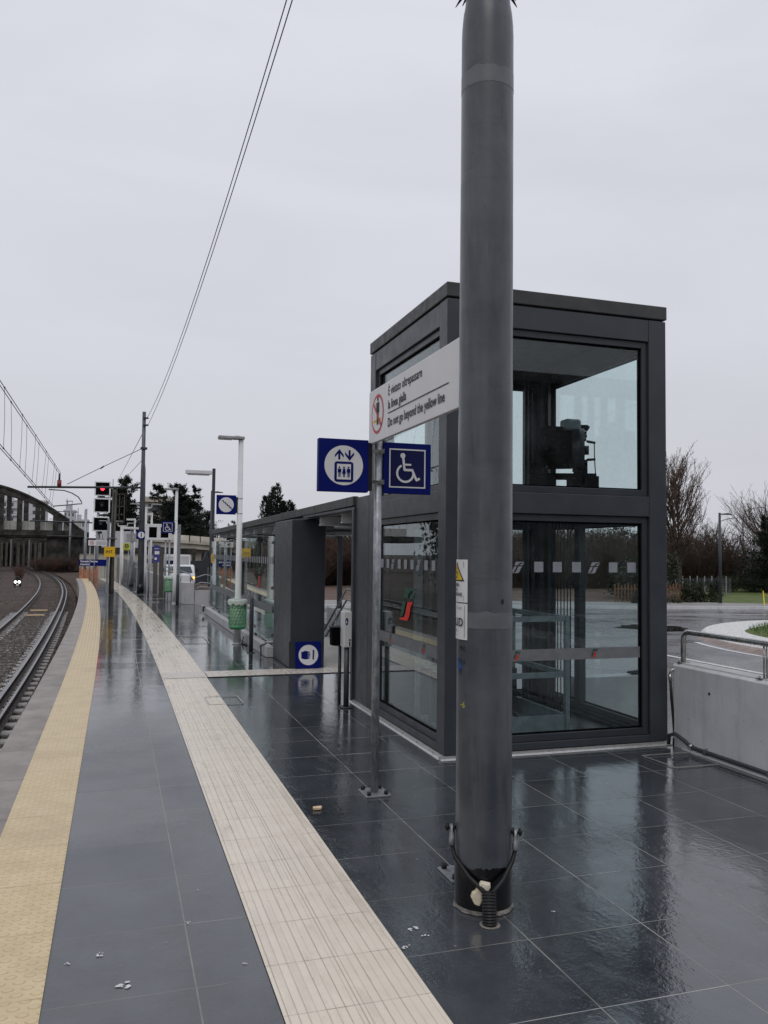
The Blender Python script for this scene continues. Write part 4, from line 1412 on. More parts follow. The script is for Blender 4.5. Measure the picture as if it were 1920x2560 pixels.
a.disc(0, .195, .147, 0, 48)
for sx_, s_ in ((-.036, 1), (.042, -1)):
    zc = .272
    a.line([(sx_, zc - .036 * s_), (sx_, zc + .03 * s_)], .016, 1)
    a.poly([(sx_ - .034, zc + .004 * s_ - .006 * s_), (sx_, zc + .042 * s_), (sx_ + .034, zc - .002 * s_), (sx_ + .034, zc - .022 * s_), (sx_, zc + .018 * s_), (sx_ - .034, zc - .022 * s_)], 1)
a.rrect(-.072, .072, .072, .222, .02, 1)
a.rect(-.053, .09, .053, .204, 0)
for dx_, sk in ((-.034, 0), (0, 1), (.034, 0)):
    person_icon(a, dx_, .108, .078, 1, bool(sk))
a.build('pictogram', ['board_white', 'blue'], t)
t = thing('wheelchair_sign', 'square blue sign with white wheelchair user beside the foreground post', 'sign', (2.08, 5.93, 2.215))
mb = MB(); mb.box((-.19, -.02, 0), (.19, .02, .385)); mb.build('board', 'blue', t, .003)
mb = MB(); mb.box((-.225, -.01, .015), (-.192, .03, .375)); mb.build('bracket', 'rubber', t)
clamps(t, -.235, 0)
a = Art(-.021)
a.rect(-.145, .045, .145, .34, 0); a.rect(-.135, .055, .135, .33, 1)
wheelchair(a, -.005, .195, .235, 0)
a.build('pictogram', ['board_white', 'navy'], t)

# ------------------------------------------------------------------ RIGHT CONCRETE WALL + handrail + cable
t = thing('concrete_wall', 'smooth grey concrete parapet wall right of the lift', 'wall', (5.01, 6.67, 0))
mb = MB(); mb.prism([(0, -.1), (.2, -.1), (.2, .77), (.03, .77), (0, .745)], -9, 0); mb.build('wall', 'concrete', t, .006)
mb = MB(); mb.box((-.0015, -2.405, .0), (.0, -2.40, .74)); mb.box((-.0015, -4.805, .0), (.0, -4.80, .74)); mb.build('formwork_joint', 'kerb', t)
mb = MB(); mb.prism([(.028, .771), (.198, .771), (.198, .778), (.034, .778)], -9, -.01); mb.build('coping', 'concrete_light', t)
a = MB()
for yy_, z in ((-.51, .56),):
    a.tube([(-.001, yy_, z), (-.004, yy_, z)], .013, 16)
a.build('formwork_hole', 'rubber', t)
mb = MB()
for k in range(40):
    mb.tube([(-.0005, -random.uniform(.1, 2.4), z := random.uniform(.1, .72)), (-.002, -1 * random.uniform(.1, 2.4), z)], .0) if False else None
for k in range(26):
    yy_, z = -random.uniform(.05, 2.2), random.uniform(.08, .72)
    r_ = random.uniform(.0015, .0045)
    mb.tube([(-.0005, yy_, z), (-.0015, yy_, z)], r_, 8)
mb.build('pinhole', 'rubber', t, kind='stuff')
t = thing('wall_handrail', 'stainless steel tube handrail on top of the grey concrete wall', 'handrail', (5.08, 6.60, .778))
mb = MB()
mb.tube([(0, 0, 0), (0, 0, .22), (0, -.015, .258), (0, -.04, .278), (0, -.08, .285), (0, -9, .285)], .024, 14); mb.build('rail', 'steel', t)
for k in range(1, 9):
    mb = MB(); mb.tube([(0, -1.02 * k, .0), (0, -1.02 * k, .27)], .008, 8); mb.tube([(0.03, -1.02 * k, .0), (.03, -1.02 * k, .27)], .008, 8); mb.build('post', 'steel', t)
mb = MB()
for k in range(0, 9):
    mb.box((-.06, -1.02 * k - .03, .0), (.05, -1.02 * k + .03, .006)); mb.tube([(-.045, -1.02 * k, .006), (-.045, -1.02 * k, .028)], .009, 6)
mb.build('base_plate', 'steel', t)
t = thing('earthing_lead', 'black earthing lead with steel clamp between lift corner and wall', 'cable', (5.02, 6.66, 0))
mb = MB(); mb.tube([(0.03, -.02, .72), (-.03, .0, .70), (-.045, .0, .66)], .014, 8); mb.tube([(-.045, 0, .665), (-.04, 0, .60)], .017, 8); mb.build('clamp', 'steel', t)
mb = MB(); mb.tube([(-.04, 0, .60), (-.03, 0, .45), (-.01, 0, .25), (.004, 0, .06)], .013, 8); mb.tube([(.005, 0, .0), (.005, 0, .07)], .02, 8); mb.build('lead', 'rubber', t)
mb = MB(); mb.box((.25, -.1, .785), (.55, -.05, .80)); mb.build('bracket', 'steel', t) if False else None
t = thing('wall_conduit', 'dark cable conduit running along the foot of the grey wall', 'conduit', (4.985, 6.6, 0))
mb = MB(); mb.tube([(-.03, .06, .02), (-.03, .05, .1), (-.02, -.02, .13), (0, -.12, .09), (.01, -.19, .055), (.01, -.26, .045), (.01, -8, .045)], .018, 10); mb.build('pipe', 'metal_dark', t)
mb = MB()
for k in range(9):
    mb.box((-.012, -.42 - k * .75, .022), (.04, -.40 - k * .75, .07)); mb.tube([(.015, -.41 - k * .75, .07), (.015, -.41 - k * .75, .085)], .007, 6)
mb.tube([(.01, -.18, .058), (.01, -.23, .048)], .024, 10)
mb.build('saddle_clip', 'steel', t)
mb = MB(); mb.box((-.006, -8, 0), (.04, -.1, .016)); mb.build('skirting', 'concrete', t)
t = thing('street_parapet', 'pale low concrete wall seen through the lift glass', 'wall', (5.06, 8.45, -.13))
mb = MB(); mb.box((0, 0, 0), (1.05, .2, .50)); mb.build('wall', 'concrete_white', t, .01)
mb = MB(); mb.box((.75, .02, .505), (.95, .08, .53)); mb.tube([(.7, .05, .53), (.95, .05, .55)], .015, 6); mb.build('bracket', 'rubber', t)

# small litter
mb = MB(); mb.prismz([(-.032, -.020), (.022, -.026), (.040, .008), (.034, .022), (-.024, .018)], 0, .016)
tag(mb.build('wood_offcut', 'wood', None, .003, (1.36, 5.67, .002)), 'small raw wood offcut lying on the wet dark tiles', 'wood scrap')
spl = [(-.03, 3.92, .018), (.07, 3.62, .026), (.37, 4.13, .012), (1.39, 3.76, .022), (1.41, 3.69, .014), (1.28, 3.61, .016), (2.11, 3.75, .008), (-.15, 3.87, .011), (.57, 3.66, .010), (.45, 4.5, .006), (.26, 3.95, .004), (1.7, 4.6, .005), (-.5, 3.9, .016), (1.5, 3.55, .005)]
for i, (x_, y_, r_) in enumerate(spl):
    mb = MB()
    for j in range(7):
        a0 = random.uniform(0, 6.28)
        dd = random.uniform(0, r_ * 1.1)
        cx_, cy_ = dd * math.cos(a0) * 1.4, dd * math.sin(a0)
        r2 = r_ * random.uniform(.18, .5)
        mb.add([(cx_ + r2 * random.uniform(.6, 1.2) * math.cos(k * .9), cy_ + r2 * random.uniform(.6, 1.2) * math.sin(k * .9), .0015 + j * .0002) for k in range(7)], [tuple(range(7))])
    where = 'on the tiles left of the pale path' if x_ < .6 else 'on the dark tiles near the mast foot'
    tag(mb.build('paint_splash', 'splash', None, 0, (x_, y_, .004 if x_ < -.23 else 0)), 'small white paint splash ' + where, 'paint splash', 'paint splashes ' + where)

# ------------------------------------------------------------------ WHITE LAMP POST, stair sign, bin, bollard
def square_lamp(loc, label, hz, arm, side_=-1, mat='lamp_white', group=None, headmat='lamp_body', r0_=.072, r1_=.048):
    t = thing('lamp_post', label, 'lamp post', loc, 0, group)
    mb = MB(); mb.tube([(0, 0, 0), (0, 0, .9), (0, 0, .92), (0, 0, hz)], [r0_, r0_ * .93, r0_ * .82, r1_], 18); mb.build('pole', mat, t)
    mb = MB(); mb.tube([(0, 0, 0), (0, 0, .02)], r0_ * 1.25, 20); mb.build('base_ring', mat, t)
    mb = MB(); mb.box((min(side_ * arm, side_ * -.06), -.09, hz), (max(side_ * arm, side_ * -.06), .09, hz + .055)); mb.box((side_ * .02, -.05, hz - .005), (side_ * .12, .05, hz + .07)); mb.build('lamp_head', headmat, t, .01)
    mb = MB(); mb.box((min(side_ * arm * .97, side_ * arm * .4), -.07, hz - .012), (max(side_ * arm * .97, side_ * arm * .4), .07, hz - .002)); mb.build('lamp_lens', 'lamp_white', t)
    mb = MB(); mb.tube([(0, 0, 2.49), (0, 0, 2.52)], r0_ * .78, 18); mb.tube([(0, 0, 2.78), (0, 0, 2.81)], r0_ * .77, 18); mb.build('strap', mat, t)
    return t
square_lamp((2.245, 16.08, 0), 'white round lamp post with flat grey head behind the green bin', 3.93, .44)
def pict_sign(loc, label, w_, art, mats, th=.03, board='blue'):
    t = thing('pictogram_sign', label, 'sign', loc)
    mb = MB(); mb.box((-w_ / 2, -th / 2, -w_ / 2), (w_ / 2, th / 2, w_ / 2)); mb.build('board', board, t, .003)
    a = Art(-th / 2 - .001)
    art(a)
    a.build('pictogram', mats, t)
    mb = MB(); mb.box((w_ / 2, -.01, -w_ / 2 + .03), (w_ / 2 + .03, .02, w_ / 2 - .03)); mb.build('bracket', 'rubber', t)
    return t
def art_stairs(a):
    a.disc(0, 0, .143, 0, 40)
    pts = [(-.09, .078)]
    x_, z_ = -.09, .078
    for k in range(5):
        x_ += .036; pts.append((x_, z_)); z_ -= .031; pts.append((x_, z_))
    pts.append((x_ + .03, z_))
    a.line(pts, .014, 1)
pict_sign((1.98, 16.05, 2.66), 'blue sign with white disc and descending stairs on the white lamp post', .37, art_stairs, ['board_white', 'blue'])

def mesh_bin(loc, label, s=1.0):
    t = thing('litter_bin', label, 'litter bin', loc, group='green mesh litter bins on the platform')
    mb = MB(); mb.tube([(0, 0, .02), (0, 0, .06), (0, 0, .5)], [.12, .145, .150], 24, 0, True); mb.build('liner', 'bin_inner', t)
    mb = MB()
    H0, H1, RR = .05, .47, .162
    for k in range(18):
        for sg in (1, -1):
            pts = []
            for j in range(11):
                f = j / 10
                aa = 2 * math.pi * k / 18 + sg * f * .9
                pts.append((RR * math.cos(aa), RR * math.sin(aa), H0 + (H1 - H0) * f))
            if sg > 0:
                mb.tube(pts, .0055, 5, caps=False)
    for j in range(8):
        z = H0 + (H1 - H0) * j / 7
        mb.tube([(RR * math.cos(k * math.pi / 12), RR * math.sin(k * math.pi / 12), z + .012 * math.sin(k * 3)) for k in range(25)], .0055, 5, caps=False)
    mb.build('mesh_basket', 'bin_green', t)
    mb = MB(); mb.tube([(0, 0, 0), (0, 0, .03), (0, 0, .06)], [.13, .16, .168], 24); mb.build('bottom_ring', 'bin_green', t)
    mb = MB(); mb.tube([(0, 0, .48), (0, 0, .50), (0, 0, .54), (0, 0, .55)], [.168, .175, .172, .15], 24); mb.build('rim', 'bin_green', t)
    mb = MB()
    vs, fs = [], []
    n = 40
    for i in range(n):
        aa = 2 * math.pi * i / n
        wv = noise.noise(Vector((math.cos(aa) * 2.2, math.sin(aa) * 2.2, 4)))
        for r_, z in ((.13, .53), (.165, .562), (.184 + .01 * wv, .53), (.182 + .02 * wv, .46 + .07 * wv - (.09 if math.cos(aa) > .75 else 0))):
            vs.append((r_ * math.cos(aa), r_ * math.sin(aa), z))
    for i in range(n):
        j = (i + 1) % n
        for k in range(3):
            fs.append((4 * i + k, 4 * j + k, 4 * j + k + 1, 4 * i + k + 1))
    mb.add(vs, fs, 0, True); mb.build('liner_bag', 'bag', t)
    mb = MB(); mb.tube([(.0, .165, .1), (0, .165, .45)], .02, 8); mb.build('mounting', 'metal_dark', t)
    return t
mesh_bin((2.21, 15.84, .31), 'green mesh litter bin with clear liner on the near white lamp post')
def bollard(loc, label, h=.96, r_=.036):
    t = thing('bollard', label, 'post', loc)
    mb = MB(); mb.tube([(0, 0, 0), (0, 0, h - .006), (0, 0, h)], [r_, r_, r_ - .005], 18); mb.build('tube', 'metal_dark', t)
    mb = MB(); mb.tube([(0, 0, 0), (0, 0, .012)], r_ * 2, 20); mb.build('base_plate', 'metal_dark', t)
    mb = MB(); mb.box((-.02, -r_ - .003, h - .05), (.02, -r_ + .006, h - .035)); mb.build('slot', 'steel', t)
    mb = MB(); mb.tube([(0, 0, h), (.0, 0, h + .03), (.005, 0, h + .05), (.0, 0, h + .12)], [.008, .008, .008, .006], 6); mb.build('cable_stub', 'galv', t)
bollard((2.295, 14.69, 0), 'dark tubular post right of the near green litter bin')
bollard((1.92, 27.7, 0), 'dark tubular post in front of the far white lamp post', 1.0, .05)

# dark lamp pole behind the screen
t = thing('dark_lamp_post', 'black square lamp post with long white horizontal light arm', 'lamp post', (3.06, 28.3, 0))
mb = MB(); mb.box((-.05, -.05, 0), (.05, .05, 4.55)); mb.build('pole', 'metal_dark', t, .005)
mb = MB(); mb.box((-.93, -.1, 4.35), (-.055, .1, 4.47)); mb.build('light_arm', 'lamp_white', t, .01)
mb = MB(); mb.box((-.86, -.08, 4.31), (-.15, .08, 4.348)); mb.build('lens', 'lamp_body', t)
t = thing('street_lamp', 'thin dark street lamp with slim head beyond the long light arm', 'street lamp', (4.78, 45, -.14))
mb = MB(); mb.tube([(0, 0, 0), (0, 0, 5.15)], [.08, .05], 10); mb.build('pole', 'metal_dark', t)
mb = MB(); mb.tube([(0, 0, 5.05), (.3, 0, 5.08), (.6, 0, 5.06)], [.03, .05, .02], 8); mb.build('lamp_head', 'metal_dark', t)

# ------------------------------------------------------------------ FAR PLATFORM FURNITURE
square_lamp((1.90, 28.9, 0), 'white lamp post with flat head carrying the small wheelchair sign', 3.83, .42, -1, r0_=.07)
def art_wheel(a):
    a.rect(-.15, -.15, .15, .15, 0); a.rect(-.138, -.138, .138, .138, 1)
    wheelchair(a, 0, 0, .24, 0)
pict_sign((1.63, 28.85, 2.56), 'small blue wheelchair sign over the far display frame', .40, art_wheel, ['board_white', 'navy'])
mesh_bin((1.76, 29.6, .35), 'green litter bin on a stand beside the far white lamp post')
t = thing('bin_stand', 'short two-legged grey stand under the far green bin', 'stand', (1.78, 29.75, 0))
mb = MB(); mb.tube([(-.05, 0, 0), (-.05, 0, .4)], .015, 8); mb.tube([(.07, 0, 0), (.07, 0, .4)], .015, 8); mb.box((-.12, -.05, 0), (.12, .05, .01)); mb.build('legs', 'galv', t)
t = thing('display_board', 'white framed departure display with two dark screens on grey posts', 'display', (1.48, 32, 0))
mb = MB()
mb.box((-.48, 0, 2.16), (-.34, .12, 2.76)); mb.box((.36, 0, 2.16), (.48, .12, 2.76)); mb.box((-.34, 0, 2.64), (.36, .12, 2.76)); mb.box((-.34, 0, 2.16), (.36, .12, 2.25)); mb.box((-.06, 0, 2.25), (.08, .12, 2.64))
mb.build('frame', 'lamp_white', t, .01)
for x0_ in (-.34, .08):
    mb = MB(); mb.box((x0_ + .001, .03, 2.251), (x0_ + .278, .1, 2.639)); mb.build('screen', 'matte_black', t)
for x_ in (-.32, .27, .41):
    mb = MB(); mb.tube([(x_, .06, 0), (x_, .06, 2.16)], .035, 10); mb.build('post', 'galv', t)
t = thing('steel_panel', 'tall narrow grey steel panel behind the far white lamp post', 'panel', (2.07, 29.6, 0))
mb = MB(); mb.box((-.04, 0, 0), (.045, .35, 2.68)); mb.build('panel', 'galv', t, .005)
for x_, y_, lb, bl in ((1.53, 35.1, 'brown steel totem with blue information panel', True), (1.66, 33.0, 'plain brown steel totem nearest the display posts', False)):
    t = thing('totem', lb, 'totem', (x_, y_, 0), group='brown steel totems')
    mb = MB(); mb.box((-.085, -.04, 0), (.085, .04, 2.02 if bl else 1.86)); mb.build('slab', 'bronze', t, .005)
    mb = MB(); mb.box((-.14, -.08, 0), (.14, .08, .012)); mb.build('base_plate', 'bronze', t)
    if bl:
        a = Art(-.042); a.rect(-.08, 1.3, .19, 1.98, 0); a.rect(-.04, 1.62, .14, 1.75, 1); a.rect(-.04, 1.40, .05, 1.49, 1); a.rect(-.05, 1.84, .12, 1.86, 1)
        a.build('panel', ['violet', 'board_white'], t)
# double-headed lamps
def double_lamp(loc, lb, h=3.6):
    t = thing('double_lamp_post', lb, 'lamp post', loc, group='white double-headed lamp posts along the platform')
    mb = MB(); mb.tube([(0, 0, 0), (0, 0, .9), (0, 0, h)], [.09, .085, .045], 14); mb.build('pole', 'lamp_white', t)
    mb = MB(); mb.box((-.27, -.04, h), (.27, .04, h + .06)); mb.box((-.27, -.04, h), (-.22, .04, h + .18)); mb.box((.22, -.04, h), (.27, .04, h + .18)); mb.build('yoke', 'lamp_white', t)
    for s_ in (-1, 1):
        mb = MB(); mb.box((min(s_ * .22, s_ * .68), -.09, h + .16), (max(s_ * .22, s_ * .68), .09, h + .21)); mb.build('lamp_head', 'lamp_body', t, .01)
    return t
double_lamp((1.22, 38.5, 0), 'white double-headed lamp post just right of the far tall mast', 3.65)
double_lamp((.30, 47, 0), 'white double-headed lamp post left of the far tall mast', 3.05)
double_lamp((-.35, 53, 0), 'farthest double-headed lamp post half hidden by the signal', 3.35)
def bar_lamp(loc, lb, h, s_=-1, ln=.62, pc='lamp_white'):
    t = thing('bar_lamp_post', lb, 'lamp post', loc, group='lamp posts with white bar lights')
    mb = MB(); mb.tube([(0, 0, 0), (0, 0, h + .05)], .045, 12); mb.build('pole', pc, t)
    mb = MB(); mb.box((min(s_ * .02, s_ * ln), -.08, h - .06), (max(s_ * .02, s_ * ln), .08, h + .04)); mb.build('light_bar', 'white', t, .01)
    return t
bar_lamp((1.55, 40.5, 0), 'white bar light standing behind the display board', 3.48)
bar_lamp((.78, 46.5, 0), 'white bar light with two tubes left of the blue number one sign', 2.98, -1, .6)
bar_lamp((.22, 43.3, 0), 'white slim post with long bar light reaching the tall mast', 2.88, 1, .85)
bar_lamp((.95, 48.5, 0), 'tall white lamp post with thin flat head behind the tall mast', 3.5, -1, .45)
# far tall mast + number sign + bracket arm
fm = thing('catenary_mast', 'far tall dark mast with horizontal bracket arm over the track', 'mast', (1.0, 36.5, 0))
mb = MB(); mb.tube([(0, 0, 0), (0, 0, 5.2), (-.01, 0, 5.45), (-.02, 0, 7.65)], [.145, .10, .08, .075], 20); mb.build('shaft', 'mast', fm)
mb = MB(); mb.tube([(0, 0, 0), (0, 0, .38)], .15, 20); mb.build('tar_foot', 'tar', fm)
mb = MB(); mb.tube([(-4.5, 0, 4.30), (-.05, 0, 4.42)], .045, 10); mb.build('bracket_arm', 'metal_dark2', fm)
mb = MB(); mb.tube([(-.08, 0, 6.08), (-1.6, 0, 5.25), (-3.0, 0, 4.46)], .013, 6); mb.tube([(-1.72, 0, 5.16), (-1.58, 0, 5.27)], .03, 8); mb.build('stay_rod', 'metal_dark2', fm)
mb = MB(); mb.tube([(-3.7, 0, 4.22), (-3.1, 0, 4.2), (-2.8, 0, 4.1), (-2.55, 0, 3.95), (-2.42, 0, 3.75), (-2.4, 0, 3.67), (-2.55, 0, 3.66), (-3.0, 0, 3.6), (-3.45, 0, 3.55), (-3.5, 0, 3.5)], .022, 8); mb.build('registration_arm', 'metal_dark2', fm)
mb = MB(); mb.tube([(-3.3, 0, 4.34), (-3.3, 0, 4.62)], .085, 12); mb.build('insulator', 'rust_brown', fm)
mb = MB(); mb.tube([(-3.3, 0, 4.6), (-3.3, 0, 4.9)], .04, 8); mb.tube([(-1.2, 0, 4.4), (-1.2, 0, 4.75)], .012, 6); mb.box((-.05, -.12, 7.35), (.16, .0, 7.41)); mb.box((-.05, -.12, 7.05), (.16, .0, 7.11)); mb.box((-.14, -.14, 6.05), (.14, .14, 6.13)); mb.build('fitting', 'metal_dark2', fm)
t = thing('platform_number_sign', 'small blue sign with white disc and figure one on the far mast', 'sign', (.98, 36.3, 2.42))
mb = MB(); mb.box((-.2, -.03, -.17), (.2, .03, .17)); mb.build('board', 'blue', t)
a = Art(-.032); a.disc(0, 0, .135, 0, 28); a.text('1', 0, -.085, .25, 1, 'CENTER', bold=.008); a.build('lettering', ['board_white', 'blue'], t)
# feeder wires near mast -> far mast and beyond
def wire(pts, r_, lb, sag=0.0, cat='wire', group=None, name='overhead_wire', n=14):
    mb = MB()
    P = []
    for a_, b_ in zip(pts, pts[1:]):
        a_, b_ = Vector(a_), Vector(b_)
        for k in range(n):
            f = k / n
            p = a_.lerp(b_, f)
            p.z -= sag * 4 * f * (1 - f)
            P.append(p)
    P.append(Vector(pts[-1]))
    mb.tube(P, r_, 5)
    return tag(mb.build(name, 'metal_dark2'), lb, cat, group)
G1 = 'two feeder wires rising from the far mast to the top of the photo'
wire([(1.10, 36.4, 7.38), (2.25, 3.93, 10.6)], .009, 'feeder wire rising to the top of the photo, upper one of the pair', 1.0, group=G1)
wire([(1.14, 36.4, 7.08), (2.25, 3.93, 10.2)], .009, 'feeder wire rising to the top of the photo, lower one of the pair', .8, group=G1)
wire([(.95, 36.5, 6.75), (-.1, 100, 9.6)], .014, 'thin wire running from the far mast down behind the cedar trees', 0)
wire([(-1.6, 60, 5.0), (-.6, 58, 5.3), (.95, 36.5, 5.6)], .010, 'thin wire from the distant mast to the far tall mast', 0)
# catenary over track 1
ms = [(-2.3, 36.5, 4.92), (-2.62, 19.6, 5.55), (-2.7, 0, 6.4)]
cs = [(-2.5, 36.5, 3.52), (-2.62, 19.6, 4.18), (-2.7, 0, 4.8)]
cat = thing('overhead_line', 'pair of catenary wires with droppers above the near track', 'overhead line', (0, 0, 0))
def poly_at(P, f):
    f *= len(P) - 1
    i = min(int(f), len(P) - 2)
    return Vector(P[i]).lerp(Vector(P[i + 1]), f - i)
for P, nm in ((ms, 'messenger_wire'), (cs, 'contact_wire')):
    for off in (-.035, .035):
        mb = MB()
        pts = []
        for k in range(41):
            p = poly_at(P, k / 40) + Vector((off, 0, 0))
            pts.append(p)
        mb.tube(pts, .0105, 5); mb.build(nm, 'metal_dark2', cat)
mb = MB()
for k in range(15):
    f = .03 + k * .048
    p, q_ = poly_at(ms, f), poly_at(cs, max(0, f - .018 + (.01 if k % 2 else 0)))
    off = .035 * (1 if k % 2 else -1)
    p.x += off; q_.x += off
    mid = p.lerp(q_, .5) + Vector((0, .12, 0))
    mb.tube([p, mid, q_], .005, 4)
    mb.tube([q_ - Vector((0, .06, 0)), q_ + Vector((0, .06, 0))], .02, 5); mb.tube([p - Vector((0, .06, 0)), p + Vector((0, .06, 0))], .02, 5)
mb.build('dropper', 'metal_dark2', cat, kind='stuff')
# concrete pole with INT sign + rack
t = thing('brown_pole', 'weathered brown pole beside a pale steel strip, carrying the yellow sign', 'pole', (-.16, 36.6, 0))
mb = MB(); mb.tube([(0, 0, 0), (.0, 0, 1.6), (.05, 0, 4.35)], [.11, .095, .095], 12); mb.build('shaft', 'pole_brown', t)
mb = MB(); mb.box((-.22, -.05, 0), (-.12, .05, 3.1)); mb.build('steel_strip', 'galv', t)
mb = MB(); mb.tube([(-.06, -.12, .3), (-.03, -.12, 1.6), (.02, -.1, 4.2)], .03, 8); mb.build('cable', 'rubber', t)
mb = MB(); mb.tube([(-.02, -.05, 2.22), (-.02, -.05, 2.26), (-.02, -.05, 2.30)], [.22, .2, .1], 16); mb.build('hood', 'metal_dark2', t)
mb = MB()
for x_ in (.22, .42):
    mb.box((x_, 0, 2.9), (x_ + .035, .035, 4.15))
for z in (2.9, 3.25, 3.6, 4.12):
    mb.box((-.05, .0, z), (.45, .03, z + .03))
mb.build('cable_rack', 'pole_brown', t)
t = thing('int_sign', 'small square yellow sign reading INT. on the brown pole', 'sign', (-.26, 36.35, 1.70))
mb = MB(); mb.box((-.215, -.02, -.21), (.215, .02, .21)); mb.build('board', 'sign_yellow', t)
a = Art(-.021); a.text('INT.', 0, -.055, .17, 0, 'CENTER', bold=.004); a.build('lettering', ['ink'], t)
# signal with three square heads
sg = thing('railway_signal', 'three-headed square black railway signal with the top lamp lit red', 'signal', (-1.2, 57.5, -.6))
mb = MB(); mb.tube([(0, .2, 0), (0, .2, 2.6), (0.02, .2, 6.6)], [.12, .10, .08], 12); mb.build('mast', 'galv', sg)
for zc, dx_ in ((6.42, .24), (5.32, .22), (4.10, .18)):
    mb = MB(); mb.box((-.51 + dx_, 0, zc - .50), (.51 + dx_, .05, zc + .46)); hd = mb.build('signal_head', 'bright_white', sg, .01)
    mb = MB(); mb.box((-.42 + dx_, -.03, zc - .42), (.42 + dx_, -.003, zc + .38)); mb.build('black_face', 'matte_black', hd)
    mb = MB()
    if zc > 6:
        mb.tube([(dx_, -.035, zc - .03), (dx_, -.07, zc - .03)], .115, 18); mb.build('lamp', 'red_on', hd)
    else:
        mb.tube([(dx_, -.035, zc), (dx_, -.05, zc)], .10, 18); mb.build('lamp', 'truck_glass', hd)
    mb = MB(); mb.tube([(dx_ + .18 * math.cos(k), -.03 - .0, zc + .0 + .18 * math.sin(k)) for k in (0.2, .8, 1.57, 2.3, 2.9)], .02, 6); mb.build('visor', 'rubber', hd)
mb = MB()
mb.box((.02, .02, 3.44), (.28, .2, 3.6)); mb.box((.1, .05, 4.6), (.4, .2, 4.72)); mb.box((.1, .05, 5.82), (.4, .2, 5.92))
mb.tube([(.3, .1, 3.4), (.32, .1, 3.1), (.6, .1, 2.9), (1.0, .1, 2.85)], .02, 6)
mb.build('junction_box', 'rubber', sg)
mb = MB(); mb.box((-.1, .3, 5.83), (1.0, 1.0, 5.88)); mb.build('service_platform', 'white', sg)
# station name sign
t = thing('station_name_sign', 'blue station name sign at the platform end', 'sign', (-1.36, 55.6, 0))
mb = MB(); mb.box((-.86, 0, .76), (.86, .05, 1.17)); mb.build('board', 'blue', t)
a = Art(-.003); a.text('Venezia Mestre', -.78, 1.0, .165, 0, bold=.006); a.text('Gazzera', -.78, .82, .165, 0, bold=.006); a.build('lettering', ['board_white'], t)
for x_ in (-.7, .7):
    mb = MB(); mb.box((x_ - .03, .05, 0), (x_ + .03, .1, 1.1)); mb.build('post', 'galv', t)
t = thing('orange_fence', 'orange plastic site fence closing the platform end', 'fence', (-1.62, 54.8, 0))
mb = MB()
for k in range(22):
    x_ = -.53 + k * .05
    h = .62 + .08 * math.sin(k * 1.7) + random.uniform(-.05, .05)
    mb.box((x_, -.01 + random.uniform(0, .05), 0), (x_ + .042, .03, h))
mb.build('netting', 'orange', t)
for x_ in (-.5, .5):
    mb = MB(); mb.box((x_, .03, 0), (x_ + .05, .08, .8)); mb.build('post', 'orange', t)
t = thing('yellow_line_sign', 'small distant white prohibition board on two thin posts', 'sign', (-.90, 50, 0))
mb = MB(); mb.box((-.62, 0, 2.02), (.62, .04, 2.33)); mb.build('board', 'board_white', t)
a = Art(-.002); a.disc(-.42, 2.175, .115, 1, 20); a.disc(-.42, 2.175, .09, 0, 20); person_icon(a, -.42, 2.10, .15, 2); a.line([(-.49, 2.25), (-.35, 2.10)], .02, 1)
for z in (2.25, 2.2, 2.14, 2.09):
    a.line([(-.2, z), (.35, z)], .012, 2)
a.build('lettering', ['board_white', 'red', 'ink'], t)
for x_ in (-.52, -.27):
    mb = MB(); mb.tube([(x_, .06, 0), (x_, .06, 2.1)], .028, 8); mb.build('post', 'galv', t)
t = thing('bus_sign', 'small yellow-green square sign with black letter badge on a thin post', 'sign', (.50, 45, 0))
mb = MB(); mb.box((-.18, 0, 1.78), (.18, .03, 2.14)); mb.build('board', 'lime', t)
a = Art(-.002); a.disc(0, 1.99, .11, 1, 20); a.text('G', 0, 1.93, .15, 0, 'CENTER', bold=.004); a.text('Metro 2', 0, 1.80, .07, 1, 'CENTER'); a.build('lettering', ['lime', 'ink'], t)
mb = MB(); mb.tube([(.1, .05, 0), (.1, .05, 1.8)], .02, 8); mb.build('post', 'galv', t)
t = thing('equipment_post', 'grey post carrying two small equipment boxes left of the tall mast', 'post', (.74, 43.4, 0))
mb = MB(); mb.tube([(0, 0, 0), (0, 0, 2.9)], .085, 12); mb.build('pole', 'galv', t)
for x0_, x1_ in ((-.28, -.06), (-.02, .25)):
    mb = MB(); mb.box((x0_, -.15, 2.2), (x1_, -.09, 2.62)); mb.build('box', 'lamp_body', t, .01)
mb = MB(); mb.tube([(0, 0, 0), (0, 0, .1)], .12, 12); mb.build('foot', 'rubber', t)
# parapet wall right of far platform, ramp wall, box
t = thing('platform_parapet', 'long pale parapet wall with handrail along the far platform side', 'wall', (0, 0, 0))
mb = MB()
P = [(1.95, 29.5), (1.75, 33), (1.45, 38.5), (1.15, 46), (.95, 54)]
for (xa, ya), (xb, yb) in zip(P, P[1:]):
    mb.add([(xa, ya, 0), (xb, yb, 0), (xb, yb, .8), (xa, ya, .8), (xa + .2, ya, 0), (xb + .2, yb, 0), (xb + .2, yb, .8), (xa + .2, ya, .8)], [(0, 3, 2, 1), (4, 5, 6, 7), (3, 7, 6, 2)])
mb.add([(1.95, 29.5, 0), (2.15, 29.5, 0), (2.15, 29.5, .8), (1.95, 29.5, .8)], [(0, 1, 2, 3)])
mb.build('wall', 'concrete_white', t)
mb = MB(); mb.tube([(p[0] + .1, p[1], 1.15) for p in P], .022, 6); mb.tube([(p[0] + .1, p[1], 1.0) for p in P], .015, 6); mb.build('rail', 'galv', t)
t = thing('concrete_box', 'pale square concrete block end at the top of the ramp', 'concrete block', (2.08, 28.3, 0))
